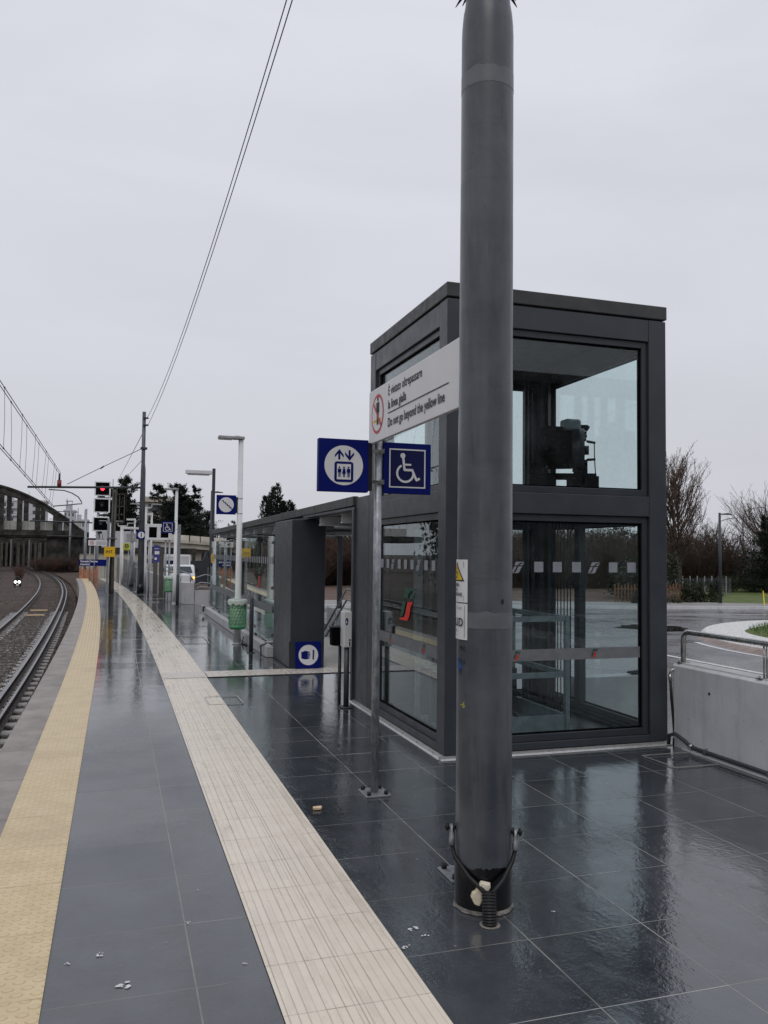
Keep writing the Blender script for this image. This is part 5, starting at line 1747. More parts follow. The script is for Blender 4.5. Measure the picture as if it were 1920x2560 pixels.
mb = MB(); mb.prismz([(0, 1.1), (.05, .3), (.12, .12), (.14, 0), (.42, 0), (.42, 1.1)], 0, .72); mb.build('block', 'concrete_white', t, .01)
mb = MB(); mb.tube([(0, .7, 1.1), (.28, .2, 1.0), (.30, .15, .95), (.3, .15, .72)], .02, 8); mb.tube([(.05, 1.0, .72), (.05, 1.0, 1.0)], .015, 6); mb.build('rail', 'galv', t)
t = thing('ramp_wall', 'low grey ramp wall with wavy double handrail beside the block', 'wall', (2.52, 28.3, -.14))
mb = MB(); mb.box((0, 0, 0), (1.6, .18, .60)); mb.build('wall', 'concrete_white', t, .01)
for z, c in ((.66, 'rail'), (.80, 'rail')):
    mb = MB(); mb.tube([(0, -.03, z - .02), (.18, -.03, z + .07), (.40, -.03, z + .05), (.8, -.03, z - .01), (1.6, -.03, z - .02)], .018, 8); mb.build(c, 'galv', t)
mb = MB(); mb.tube([(0.0, .3, 1.0), (.35, .3, 1.12), (.7, .3, 1.06)], .018, 8); mb.build('rail', 'galv', t)
t = thing('corrugated_fence', 'grey corrugated metal fence along the end of the platform', 'fence', (.05, 50.5, 0))
mb = MB()
for k in range(24):
    mb.box((k * .045, -k * .11, .1), (k * .045 + .035, -k * .11 + .1, 1.38 - k * .012))
mb.build('sheet', 'fence_metal', t)
mb = MB(); mb.box((0, -.02, 0), (1.1, .1, .12)); mb.build('base', 'concrete_white', t)

# truck
t = thing('small_truck', 'small white box truck with lit orange indicator behind the ramp', 'truck', (3.05, 42, -.14))
mb = MB(); mb.prismx([(0, .35), (0.02, .75), (.25, .82), (.55, 1.16), (.75, 1.22), (1.5, 1.22), (1.5, .25), (.1, .25)], -.70, .70); mb.build('cab', 'truck_white', t, .06)
mb = MB(); mb.add([(-.58, .205, .84), (.58, .205, .84), (.50, .52, 1.14), (-.50, .52, 1.14)], [(0, 1, 2, 3)]); mb.build('windscreen', 'truck_glass', t)
mb = MB(); mb.box((-.62, -.03, .28), (.62, .0, .40)); mb.build('bumper', 'rubber', t, .01)
mb = MB(); mb.box((-.72, 1.55, .5), (.55, 3.6, 1.68)); bxo = mb.build('cargo_box', 'box_grey', t, .01)
mb = MB(); mb.box((-.74, 1.53, 1.62), (.57, 3.62, 1.72)); mb.box((.50, 1.52, .5), (.57, 1.56, 1.62)); mb.box((-.74, 1.52, .5), (-.67, 1.56, 1.62)); mb.build('box_trim', 'truck_white', bxo)
for x_ in (-.52, .52):
    mb = MB(); mb.tube([(x_, -.01, .55), (x_, -.03, .55)], .07, 14); mb.build('headlight', 'steel', t)
mb = MB(); mb.tube([(.62, -.02, .60), (.62, -.05, .60)], .045, 10); mb.build('indicator', 'orange_on', t)
for x_ in (-.62, .62):
    for y_ in (.6, 2.8):
        mb = MB(); mb.tube([(x_ - .08, y_, .27), (x_ + .08, y_, .27)], .27, 18); mb.build('wheel', 'rubber', t)
mb = MB(); mb.box((.72, .3, .88), (.86, .36, 1.06)); mb.build('mirror', 'rubber', t, .01)
mb = MB(); mb.box((-.86, .3, .88), (-.72, .36, 1.06)); mb.build('mirror', 'rubber', t, .01)
mb = MB(); mb.box((-.5, .21, .86), (-.25, .225, .93)); mb.build('paper', 'sign_yellow', t)
t = thing('parking_sign', 'small dark blue disabled parking sign above the truck cab', 'sign', (2.52, 41, 1.22))
mb = MB(); mb.box((-.22, 0, -.09), (.24, .03, .09)); mb.build('board', 'navy', t)
a = Art(-.002); a.text('P', -.15, -.055, .16, 0, bold=.004); wheelchair(a, .13, 0, .13, 0); a.build('pictogram', ['board_white'], t)
mb = MB(); mb.tube([(0, .03, -1.36), (0, .03, .05)], .02, 6); mb.build('post', 'galv', t)

# ------------------------------------------------------------------ OVERPASS, beige walls, bridge
t = thing('road_overpass', 'pale beige concrete road overpass with panelled parapet', 'overpass', (0, 80, 0))
def opz(x):
    return -.03 * (x - 3) - .004 * (x - 3) ** 2
mb = MB(); pb = MB()
xs_ = np.arange(-1.5, 40, 1.0)
for xa, xb in zip(xs_, xs_[1:]):
    za, zb = opz(xa), opz(xb)
    mb.add([(xa, 0, 2.15 + za), (xb, 0, 2.15 + zb), (xb, 0, 2.62 + zb), (xa, 0, 2.62 + za), (xa, 8, 2.15 + za), (xb, 8, 2.15 + zb), (xb, 8, 2.62 + zb), (xa, 8, 2.62 + za),
            (xa, -.25, 2.62 + za), (xb, -.25, 2.62 + zb), (xb, -.25, 2.78 + zb), (xa, -.25, 2.78 + za)],
           [(0, 1, 2, 3), (3, 2, 6, 7), (4, 5, 1, 0), (8, 9, 10, 11), (3, 2, 9, 8)])
    pb.add([(xa + .05, -.20, 2.79 + za), (xb - .03, -.20, 2.79 + zb), (xb - .03, .0, 3.38 + zb), (xa + .05, .0, 3.38 + za), (xb - .03, .2, 3.38 + zb), (xa + .05, .2, 3.38 + za)], [(0, 1, 2, 3), (3, 2, 4, 5)])
    pb.add([(xa + .12, -.19, 2.9 + za), (xb - .10, -.19, 2.9 + zb), (xb - .10, -.06, 3.26 + zb), (xa + .12, -.06, 3.26 + za)], [(0, 1, 2, 3)])
mb.build('deck', 'concrete_beige', t); pb.build('parapet', 'concrete_beige', t)
for x_ in (1.2, 7.2, 13.5, 20):
    mb = MB(); mb.box((x_, 1, -.2), (x_ + .55, 3, 2.15)); mb.prism([(x_ - .7, 2.15), (x_ + 1.2, 2.15), (x_ + .55, 1.6), (x_, 1.6)], .9, 3.1); mb.build('pier', 'concrete_beige', t)
mb = MB(); mb.box((-2, 9.5, -.2), (40, 9.7, 1.9)); mb.build('back_wall', 'concrete_old', t)
t = thing('beige_building', 'low beige walled building behind the platform end', 'building', (-.2, 74, 0))
mb = MB(); mb.box((-2.7, 0, -.8), (6.5, 3, 1.52)); mb.build('wall', 'concrete_beige', t)
mb = MB(); mb.box((-2.9, -.15, 1.52), (6.8, 3.1, 2.0)); mb.build('roof', 'concrete_old', t)
mb = MB(); mb.box((-1.0, .2, 2.0), (2.4, 2.6, 3.4)); mb.build('upper_wall', 'facade', t)
for k in range(3):
    mb = MB(); mb.box((2.6 + k * 1.2, -.02, .7), (3.5 + k * 1.2, -.003, 1.1)); mb.build('window', 'dark_window', t)
t = thing('dark_hoarding', 'dark green-grey hoarding behind the truck', 'fence', (3.9, 50, -.14))
mb = MB(); mb.box((0, 0, 0), (2.0, .05, 1.35)); mb.build('panel', 'metal_dark2', t)
mb = MB(); mb.box((1.25, -.06, 0), (2.4, -.03, .95)); mb.build('sheet', 'fence_metal', t)
t = thing('small_dark_shed', 'dark pointed post shelter under the overpass', 'shelter', (6.7, 66, -.14))
mb = MB(); mb.prism([(-.5, .6), (.5, .6), (0, 1.9)], 0, .4); mb.tube([(0, .2, 0), (0, .2, .7)], .05, 8); mb.build('canopy', 'metal_dark2', t)

# arched concrete bridge
BY = 115
br = thing('arched_bridge', 'weathered dark concrete bowstring arch bridge crossing the tracks', 'bridge', (-4.3, BY, 0))
SP = 27.0      # span
def arch(u):   # u measured leftwards from the right springing
    f = u / SP
    return 4.35 + 4 * 6.0 * f * (1 - f)
for yy_, nm in ((0, 'near'), (8, 'far')):
    mb = MB()
    us = np.linspace(0, SP, 60)
    for ua, ub in zip(us, us[1:]):
        za, zb = arch(ua), arch(ub)
        vs = [(-ua, yy_, za), (-ub, yy_, zb), (-ub, yy_, zb - .95), (-ua, yy_, za - .95), (-ua, yy_ + .9, za), (-ub, yy_ + .9, zb), (-ub, yy_ + .9, zb - .95), (-ua, yy_ + .9, za - .95)]
        mb.add(vs, [(1, 0, 3, 2), (0, 1, 5, 4), (3, 7, 6, 2), (4, 5, 6, 7)])
        vs = [(-ua, yy_ - .15, za), (-ub, yy_ - .15, zb), (-ub, yy_ - .15, zb - .25), (-ua, yy_ - .15, za - .25), (-ua, yy_, za), (-ub, yy_, zb), (-ua, yy_, za - .25), (-ub, yy_, zb - .25)]
        mb.add(vs, [(1, 0, 3, 2), (0, 1, 5, 4), (3, 6, 7, 2)])
    mb.build('arch_rib', 'concrete_old', br)
    u = 1.15
    while u < SP - 1:
        mb = MB(); mb.box((-u - .28, yy_ + .1, 3.3), (-u + .28, yy_ + .8, arch(u) - .5)); mb.build('hanger', 'concrete_old', br)
        u += 2.15
mb = MB(); mb.box((-SP - 6, -.1, 3.35), (.3, 9, 3.5)); mb.box((-SP - 6, -.25, 3.55), (.6, .0, 4.25)); mb.box((-SP - 6, 8.9, 3.5), (.6, 9.1, 4.25)); mb.box((-SP - 6, 0, 3.5), (.3, 8.9, 3.9)); mb.build('deck', 'concrete_old', br)
mb = MB()
k = 0
x_ = -SP - 4
while x_ < -.9:
    mb.box((x_, 1.2, 4.26), (x_ + 1.0, 1.3, 5.4)); x_ += 1.06
mb.build('white_parapet', 'parapet_white', br)
mb = MB()
x_ = -SP - 4
while x_ < -5:
    mb.box((x_, 1.24, 5.42), (x_ + .04, 1.28, 6.3)); mb.box((x_, 1.24, 6.28), (x_ + 1.06, 1.28, 6.32)); x_ += 1.06
mb.build('mesh_guard', 'fence_metal', br)
mb = MB(); mb.box((-4.3, .3, -.9), (-.2, 8.5, 3.35)); mb.build('pier', 'concrete_old', br)
mb = MB(); mb.box((-SP, .3, -.9), (-SP + 4, 8.5, 3.35)); mb.build('pier', 'concrete_old', br)
mb = MB(); mb.box((.3, 2, -.6), (14, 7, 3.3)); mb.build('approach_wall', 'concrete_old', br)
# wall of vertical panels/trunks under the bridge
t = thing('noise_barrier', 'dark grey panelled barrier standing under the bridge', 'fence', (-30, 135, -.8))
mb = MB()
x_ = 0
while x_ < 22:
    wd = random.uniform(.25, .6)
    mb.box((x_, random.uniform(0, .3), 0), (x_ + wd, .5, 3.6)); x_ += wd + random.uniform(.05, .5)
mb.build('panel', 'pole_brown', t)
for k in range(9):
    mb = MB(); mb.box((k * 2.5, -.3, 0), (k * 2.5 + .18, -.1, 4.0)); mb.build('post', 'galv', t)
mb = MB(); mb.box((0, .6, 0), (30, .8, 4.4)); mb.build('gap_backing', 'concrete_old', t)  # dark sheet added to close the bright gaps between the panels
# distant masts
for x_, y_, h, r_, lb in ((-2.05, 61, 5.3, .10, 'distant grey mast left of the station name sign'), (-5.6, 112, 8.2, .14, 'slim distant mast in front of the bridge pier')):
    t = thing('distant_mast', lb, 'mast', (x_, y_, -.7), group='distant masts by the bridge')
    mb = MB(); mb.tube([(0, 0, 0), (0, 0, h)], [r_, r_ * .75], 10); mb.build('shaft', 'galv', t)
    mb = MB(); mb.tube([(-3.6, 0, h - .9), (.9, 0, h - .95)], .045, 6); mb.tube([(-2.5, 0, h - 1.9), (0, 0, h - 1.9)], .03, 6); mb.build('bracket_arm', 'metal_dark2', t)

# apartment blocks
def block(loc, w_, d_, h, fl, lb, cols=5):
    t = thing('apartment_block', lb, 'building', loc)
    mb = MB(); mb.box((0, 0, 0), (w_, d_, h)); mb.build('wall', 'facade', t)
    mb = MB(); mb.box((-.3, -.3, h), (w_ + .3, d_ + .3, h + .8)); mb.build('roof', 'facade', t)
    mb = MB(); mb.box((w_ * .1, 2, h + .8), (w_ * .45, 6, h + 3)); mb.tube([(w_ * .2, 3, h + 3), (w_ * .2, 3, h + 6)], .2, 6); mb.tube([(w_ * .7, 3, h), (w_ * .7, 3, h + 5)], .15, 6); mb.build('roof_plant', 'facade', t)
    for f in range(fl):
        z = h * (f + .3) / fl
        for c in range(cols):
            x_ = w_ * (c + .25) / cols
            mb = MB(); mb.box((x_, -.04, z), (x_ + w_ / cols * .45, -.01, z + h / fl * .5)); mb.build('window', 'dark_window', t)
        mb = MB(); mb.box((0, -1.0, z - h / fl * .28), (w_ * .6, -.02, z - h / fl * .12)); mb.build('balcony', 'facade', t)
    return t
block((-22.8, 400, 0), 4.6, 12, 19.0, 6, 'taller pale apartment block seen above the bridge arch', 3)
block((-18.1, 400, 0), 5.6, 14, 14.8, 4, 'lower pale apartment block right of the taller one', 4)
block((-58, 420, 0), 26, 14, 24, 7, 'broad pale block glimpsed between the bridge hangers', 8)
t = thing('modern_building', 'flat-topped beige building rising between the two cedars', 'building', (4.3, 135, 0))
mb = MB(); mb.box((0, 0, 0), (7, 8, 9.4)); mb.build('wall', 'concrete_beige', t)
mb = MB(); mb.box((-.4, -.5, 9.4), (7.3, 8, 10.2)); mb.build('roof', 'concrete_beige', t)
mb = MB(); mb.box((.3, -.05, 7.9), (6.7, -.01, 9.1)); mb.build('window', 'dark_window', t)
t = thing('street_lamp', 'distant thin street lamp above the bridge end beside the pale block', 'street lamp', (-8.6, 160, -.14))
mb = MB(); mb.tube([(0, 0, 0), (0, 0, 10.7)], [.16, .10], 8); mb.build('pole', 'galv', t)
mb = MB(); mb.box((-.3, -.1, 10.6), (.9, .1, 10.75)); mb.build('lamp_head', 'galv', t)
t = thing('lattice_tower', 'distant slender lattice tower above the bridge arch', 'tower', (-33, 260, 0))
mb = MB()
for s_ in ((-1, -1), (1, -1), (1, 1), (-1, 1)):
    mb.tube([(s_[0] * 1.3, s_[1] * 1.3, 0), (s_[0] * .3, s_[1] * .3, 26)], .10, 5)
for k in range(16):
    z = k * 1.6; r1 = 1.3 - z / 26; r2 = 1.3 - (z + 1.6) / 26
    mb.tube([(-r1, -r1, z), (r2, -r2, z + 1.6)], .05, 4); mb.tube([(r1, -r1, z), (-r2, -r2, z + 1.6)], .05, 4)
mb.build('lattice', 'galv', t)

# ------------------------------------------------------------------ TREES
def cedar(loc, lb, h, w_, seed, cat='tree', name='cedar_tree', tiers=13, dens=1.0, group='big dark evergreens behind the overpass'):
    rnd = random.Random(seed)
    t = thing(name, lb, cat, loc, 0, group)
    mb = MB()
    leaf = MB()
    tops = [(0, 0, 1.0)] + [(rnd.uniform(-.22, .22) * w_, rnd.uniform(-.2, .2) * w_, rnd.uniform(.80, .98)) for _ in range(4)]
    for (ox, oy, fh) in tops:
        mb.tube([(0, 0, 0), (ox * .5, oy * .5, h * .35), (ox, oy, h * fh * .97)], [h * .03, h * .02, h * .004], 8)
    nb = int(tiers * 18)
    for k in range(nb):
        f = (k + rnd.random()) / nb
        ox, oy, fh = rnd.choice(tops)
        z = h * fh * (.12 + .86 * f)
        lean = z / (h * fh)
        bx_, by_ = ox * lean, oy * lean
        L = w_ / 2 * max(.06, 1.02 - f) ** .70 * rnd.uniform(.55, 1.25) * (1.0 if ox == 0 else .8)
        aa = rnd.uniform(0, 6.283)
        dx_, dy_ = math.cos(aa), math.sin(aa)
        rise = L * rnd.uniform(-.10, .55)
        p0 = Vector((bx_, by_, z))
        p2 = p0 + Vector((dx_ * L, dy_ * L, rise))
        p1 = p0.lerp(p2, .5) - Vector((0, 0, L * .10))
        mb.tube([p0, p1, p2], [h * .007, h * .004, h * .0015], 4, caps=False)
        for c in range(int(11 * dens)):
            g = .2 + .85 * c / (11 * dens)
            cen = (p0.lerp(p1, g * 2) if g < .5 else p1.lerp(p2, g * 2 - 1)) if g < 1 else p2
            spread = max(L * .16 * (1.2 - g * .7), h * .008)
            for q_ in range(int(9 * dens)):
                px = cen + Vector((rnd.gauss(0, spread), rnd.gauss(0, spread), rnd.gauss(0, h * .012)))
                s_ = h * rnd.uniform(.013, .028)
                u_ = Vector((dx_ * 1.2 + rnd.gauss(0, .6), dy_ * 1.2 + rnd.gauss(0, .6), rnd.gauss(.35, .5))).normalized() * s_ * 1.7
                v_ = Vector((rnd.gauss(0, 1), rnd.gauss(0, 1), rnd.gauss(0, .6))).normalized() * s_ * .5
                leaf.add([px - v_, px + u_ * .5 + v_ * .3, px + u_, px + v_], [(0, 1, 2, 3)])
    mb.build('trunk', 'bark', t)
    leaf.build('crown', 'evergreen', t)
    return t
cedar((1.0, 104, -.2), 'dark cedar with jagged top behind the signal and far mast', 11.0, 8.0, 3, tiers=14)
cedar((6.6, 100, -.2), 'broad dark cedar right of the flat beige building', 10.0, 11.5, 5, tiers=17)
cedar((10.0, 112, -.2), 'lower dark cedar half hidden by the black lamp posts', 8.0, 8.5, 9, tiers=12)
cedar((13.0, 98, -.2), 'small dark spreading tree above the canopy roofline', 5.6, 4.6, 12, tiers=8, dens=.8)
cedar((-1.6, 112, -.2), 'small dark cedar between the pale block and the signal', 7.0, 3.6, 21, tiers=8, dens=.8)
def conifer(loc, lb, h, w_, seed):
    rnd = random.Random(seed)
    t = thing('pointed_conifer', lb, 'tree', loc)
    mb = MB(); mb.tube([(0, 0, 0), (0, 0, h * .97)], [h * .03, h * .004], 7); mb.build('trunk', 'bark', t)
    leaf = MB()
    spires = [(0, 0, 1.0)] + [(rnd.uniform(-.25, .25) * w_, rnd.uniform(-.2, .2) * w_, rnd.uniform(.78, .97)) for _ in range(9)]
    for (sx_, sy_, sh) in spires:
        for k in range(900):
            f = rnd.random() ** .8
            z = h * (sh * f)
            rad = w_ * .5 * (1 - f) ** .75 * .62 + .02
            aa = rnd.uniform(0, 6.28)
            rr_ = rad * rnd.uniform(.45, 1.1)
            px = Vector((sx_ + rr_ * math.cos(aa), sy_ + rr_ * math.sin(aa), z))
            s_ = h * rnd.uniform(.012, .024)
            u_ = Vector((math.cos(aa) * .7, math.sin(aa) * .7, .8)).normalized() * s_ * 1.8
            v_ = Vector((rnd.gauss(0, 1), rnd.gauss(0, 1), rnd.gauss(0, .3))).normalized() * s_ * .45
            leaf.add([px - v_, px + u_, px + v_], [(0, 1, 2)])
    leaf.build('crown', 'evergreen', t)
conifer((12.2, 66, -.2), 'dark pointed conifer standing above the canopy roof', 7.4, 4.4, 31)

def bare_tree(loc, lb, h, w_, seed, depth=6, mat='twig', leaves=0, group=None, name='bare_tree', up_=.5, low=.22):
    rnd = random.Random(seed)
    t = thing(name, lb, 'tree', loc, 0, group)
    tb, cb_, lf = MB(), MB(), MB()
    N3 = lambda k: Vector((rnd.gauss(0, k), rnd.gauss(0, k), rnd.gauss(0, k * .6)))
    stems = []
    for q_ in range(3):
        pts = [Vector((0, 0, 0))]
        d_ = Vector((rnd.gauss(0, .06), rnd.gauss(0, .06), 1))
        for k in range(8):
            d_ = (d_ + N3(.06)); d_.z = 1; d_.normalize()
            pts.append(pts[-1] + d_ * h * (.118 if q_ == 0 else .10))
        tb.tube(pts, [h * .016 * (1 - .115 * k) for k in range(9)], 6)
        stems.append(pts)
    nb = 40 + 8 * depth
    for k in range(nb):
        f = low + (1 - low) * (k + rnd.random()) / nb
        pts = rnd.choice(stems)
        i = min(7, int(f * 8)); p0 = pts[i].lerp(pts[i + 1], f * 8 - i)
        prof = math.sin(math.pi * min(1, (f - low) / (1 - low) * .80 + .22)) ** .7
        aa = rnd.uniform(0, 6.283)
        L = w_ * .5 * prof * rnd.uniform(.7, 1.15) + .03 * h
        d_ = Vector((math.cos(aa), math.sin(aa), rnd.uniform(.7, 1.7) * up_ * 2)).normalized()
        L = L / max(.35, math.hypot(d_.x, d_.y))
        L = min(L, (h * 1.0 - p0.z) * 1.3 + .05 * h)
        p1 = p0 + d_ * L * .5 + N3(L * .04)
        p2 = p1 + (d_ + Vector((0, 0, .35))).normalized() * L * .5
        cb_.tube([p0, p1, p2], [h * .0048, h * .003, h * .0012], 4, caps=False)
        for j in range(7):
            g = rnd.uniform(.2, 1)
            b0 = p0.lerp(p1, g * 2) if g < .5 else p1.lerp(p2, g * 2 - 1)
            b1 = b0 + (d_ + Vector((0, 0, .5)) + N3(.55)).normalized() * L * rnd.uniform(.18, .38)
            cb_.tube([b0, b1], [h * .0020, h * .0009], 3, caps=False)
            for q_ in range(5):
                c0 = b0.lerp(b1, rnd.uniform(.3, 1))
                c1 = c0 + (d_ + Vector((0, 0, .6)) + N3(.7)).normalized() * h * rnd.uniform(.02, .05)
                cb_.tube([c0, c1], [h * .0011, h * .0006], 3, caps=False)
                if leaves and rnd.random() < leaves:
                    s_ = h * .0045
                    lf.add([c1, c1 + Vector((s_, 0, s_)), c1 + Vector((-s_ * .3, s_, s_ * 1.6))], [(0, 1, 2)])
    tb.build('trunk', 'bark', t)
    cb_.build('crown', mat, t)
    if lf.f:
        lf.build('leaves', 'leaf_dry', t)
    return t
bare_tree((29.55, 38.6, -.2), 'tall bare tree with clustered twig tips beside the lift roof edge', 6.9, 2.7, 4, 8, 'twig', .6, up_=.8)
bare_tree((40.3, 43, -.2), 'wide bare tree at the right photo edge', 5.2, 6.5, 8, 7, 'twig', up_=.45, low=.3)
bare_tree((38.8, 48, -.2), 'small bare tree just left of the dark street lamp', 3.9, 2.4, 15, 6, 'twig')
bare_tree((34.5, 48, -.2), 'thin bare tree with reddish twigs behind the brown thicket', 3.7, 2.4, 17, 6, 'twig_red')
# thicket of bare bushes: individual bushes
def bush(seed, mat, n=260, h=3.2, w_=2.6):
    rnd = random.Random(seed)
    mb = MB()
    for k in range(n):
        aa, rr_ = rnd.uniform(0, 6.28), w_ * .28 * rnd.random() ** .5
        p = Vector((rr_ * math.cos(aa), rr_ * math.sin(aa), 0))
        d_ = Vector((p.x / w_ * 2.2 + rnd.gauss(0, .22), p.y / w_ * 2 + rnd.gauss(0, .2), 1)).normalized()
        L = h * rnd.uniform(.45, 1.05)
        m_ = p + d_ * L * .5
        q_ = m_ + (d_ + Vector((rnd.gauss(0, .25), rnd.gauss(0, .25), 0))).normalized() * L * .5
        mb.tube([p, m_, q_], [.016, .011, .004], 3, caps=False)
        for _ in range(5):
            b0 = m_.lerp(q_, rnd.random())
            b1 = b0 + Vector((rnd.gauss(0, .28), rnd.gauss(0, .28), rnd.uniform(.05, .5)))
            mb.tube([b0, b1], [.008, .003], 3, caps=False)
    return mb
def leafy(seed, mat, h, w_, d_=1.2, n=2600, s0=.05):
    rnd = random.Random(seed)
    mb = MB()
    cl = [(rnd.uniform(-.38, .38) * w_, rnd.uniform(-.35, .35) * d_, rnd.uniform(.12, .78) * h, rnd.uniform(.16, .30) * h) for _ in range(26)]
    for k in range(n):
        cx_, cy_, cz_, r_ = rnd.choice(cl)
        v_ = Vector((rnd.gauss(0, 1), rnd.gauss(0, 1), rnd.gauss(0, 1))).normalized() * r_ * rnd.uniform(.6, 1.15)
        p = Vector((cx_, cy_, max(cz_, .0))) + v_
        if p.z < 0:
            p.z = rnd.uniform(0, .2)
        s_ = s0 * rnd.uniform(.6, 1.6)
        u_ = Vector((rnd.gauss(0, 1), rnd.gauss(0, 1), rnd.gauss(0, 1))).normalized() * s_
        w2 = Vector((rnd.gauss(0, 1), rnd.gauss(0, 1), rnd.gauss(0, 1))).normalized() * s_
        mb.add([p, p + u_, p + u_ * .6 + w2, p + w2 * .8], [(0, 1, 2, 3)])
    return mb
bs = [(bush(1, 0), 'twig', 'brown'), (bush(2, 0, 260, 3.0, 3.0), 'twig_red', 'reddish'), (bush(3, 0, 240, 3.4, 2.6), 'twig', 'brown')]
lfy = [leafy(5, 0, 3.2, 3.4, 2, 3600, .09), leafy(6, 0, 2.8, 3.0, 2, 3200, .09)]
B0 = []
for mb_, mt, nm in bs:
    B0.append(mb_.build('bare_bush', mt))
E0 = [m_.build('evergreen_bush', 'laurel') for m_ in lfy]
for o in B0 + E0:
    COL.objects.unlink(o)
def place(src, loc, sc, rz, lb, cat, grp, name=None):
    o = src.copy()
    COL.objects.link(o)
    o.location = loc
    o.scale = (sc, sc, sc) if not isinstance(sc, tuple) else sc
    o.rotation_euler = (0, 0, rz)
    tag(o, lb, cat, grp)
    return o
rnd = random.Random(77)
GB = 'brown bare bushes of the thicket across the street'
GE = 'dark leafy bushes of the thicket across the street'
# thicket right of the lift, and continuing left behind it, seen through the glass
for k in range(30):
    f = k / 29
    x_, y_ = 9.5 + 27 * f + rnd.uniform(-.6, .6), 46 - 3 * f + rnd.uniform(-2.5, 3.5)
    place(B0[k % 3], (x_, y_, -.15), (1.2, 1.2, rnd.uniform(.95, 1.25)), rnd.uniform(0, 6), 'bare bush in the thicket across the street', 'bush', GB)
for k in range(26):
    f = k / 25
    x_, y_ = 10.0 + 30 * f + rnd.uniform(-.8, .8), 50 + rnd.uniform(-2, 4)
    place(E0[k % 2], (x_, y_, -.15), rnd.uniform(.95, 1.45), rnd.uniform(0, 6), 'dark leafy bush in the thicket across the street', 'bush', GE)
place(E0[0], (24.0, 33.2, -.15), (1.0, .8, .72), .4, 'dark rounded evergreen bush above the wooden pickets', 'bush', None)
place(E0[1], (21.6, 31.8, -.15), (.9, .8, .62), 1.4, 'dark evergreen bush half hidden by the lift edge', 'bush', None)
cedar((33.5, 36.5, -.15), 'dark spreading conifer at the right photo edge', 4.2, 4.6, 41, name='spreading_conifer', tiers=8, dens=1.0, group=None)
# clipped hedge + pickets + white fence + lawn + mound
mb = leafy(11, 0, 1.0, 2.2, .6, 5200, .045)
tag(mb.build('clipped_hedge', 'laurel', None, 0, (22.6, 28.2, -.15)), 'dark clipped hedge beside the dark street lamp', 'hedge')
mb = leafy(12, 0, .55, 3.4, .6, 3200, .04)
tag(mb.build('low_shrubs', 'laurel', None, 0, (20.2, 27.4, -.15)), 'low scrubby shrubs at the foot of the wooden pickets', 'shrub')
t = thing('picket_fence', 'weathered brown wooden picket fence left of the clipped hedge', 'fence', (18.6, 28.3, -.15))
mb = MB()
for k in range(24):
    mb.box((k * .15, 0, .1), (k * .15 + .06, .03, .82 + .05 * math.sin(k * 2.1)))
mb.build('pickets', 'picket', t); mb = MB(); mb.box((0, .03, .6), (3.5, .06, .66)); mb.build('rail', 'picket', t)
t = thing('wire_fence', 'pale vertical-bar metal fence behind the clipped hedge', 'fence', (24.5, 33.5, -.15))
for k in range(10):
    mb = MB(); mb.box((k * .42, 0, 0), (k * .42 + .04, .04, 1.0)); mb.build('post', 'galv', t)
mb = MB()
for k in range(50):
    mb.box((k * .083, .02, .1), (k * .083 + .012, .03, .9))
mb.build('bars', 'fence_metal', t)
mb = MB()
mb.add([(22.7, 26.2, -.125), (60, 24.0, -.125), (60, 60, -.125), (30, 42, -.125), (24.0, 29.5, -.125)], [(0, 1, 2, 3, 4)])
struct(mb.build('lawn', 'lawn'))
mb = MB()
n = 16
vs, fs = [], []
for j in range(n + 1):
    for i in range(n + 1):
        x_, y_ = 33 + i * 1.2, 38 + j * .7
        z = -.12 + 1.15 * math.exp(-((x_ - 43) / 7) ** 2 - ((y_ - 44) / 3) ** 2)
        vs.append((x_, y_, z))
fs = [(j * (n + 1) + i, j * (n + 1) + i + 1, (j + 1) * (n + 1) + i + 1, (j + 1) * (n + 1) + i) for j in range(n) for i in range(n)]
mb.add(vs, fs, 0, True)
struct(mb.build('grass_mound', 'lawn'))
for k, (x_, y_, s_) in enumerate(((33.5, 37.5, (.6, .5, .42)), (35.2, 38.2, (.7, .5, .42)), (36.8, 38.0, (.5, .5, .62)), (31.8, 37.5, (.6, .5, .36)))):
    place(E0[k % 2], (x_, y_, -.15), s_, k * 1.3, ['dark bush left of centre at the back of the lawn', 'dark low bush in the middle of the back of the lawn', 'upright dark bush at the back of the lawn near the photo edge', 'dark bush nearest the hedge at the back of the lawn'][k], 'bush', 'dark bushes along the back of the lawn')
t = thing('tape_fence', 'slanting yellow site fence on the lawn at the right edge', 'fence', (23.0, 25.2, -.12))
mb = MB(); mb.bar((0, 0, 0), (.3, .4, .62), .03, .03); mb.build('post', 'hazard_yellow', t)
mb = MB(); mb.tube([(.26, .35, .52), (1.2, .8, .30), (2.2, 1.2, .38)], .012, 5); mb.tube([(.12, .16, .2), (1.2, .7, .05), (2.2, 1.2, .12)], .012, 5); mb.build('tape', 'hazard_yellow', t)
t = thing('street_lamp', 'dark street lamp with flat head at the kerb beside the clipped hedge', 'street lamp', (22.43, 26.9, -.12))
mb = MB(); mb.tube([(0, 0, 0), (0, 0, 3.62)], [.065, .045], 10); mb.build('pole', 'metal_dark2', t)
mb = MB(); mb.tube([(0, 0, 3.56), (.12, 0, 3.57), (.35, -.05, 3.58), (.5, -.08, 3.56)], [.02, .025, .04, .02], 8); mb.build('lamp_head', 'metal_dark2', t)
mb = MB(); mb.prismz([(-.16, -.16), (.16, -.16), (.16, .16), (-.16, .16)], 0, .1); mb.build('foot', 'concrete_white', t, .03)
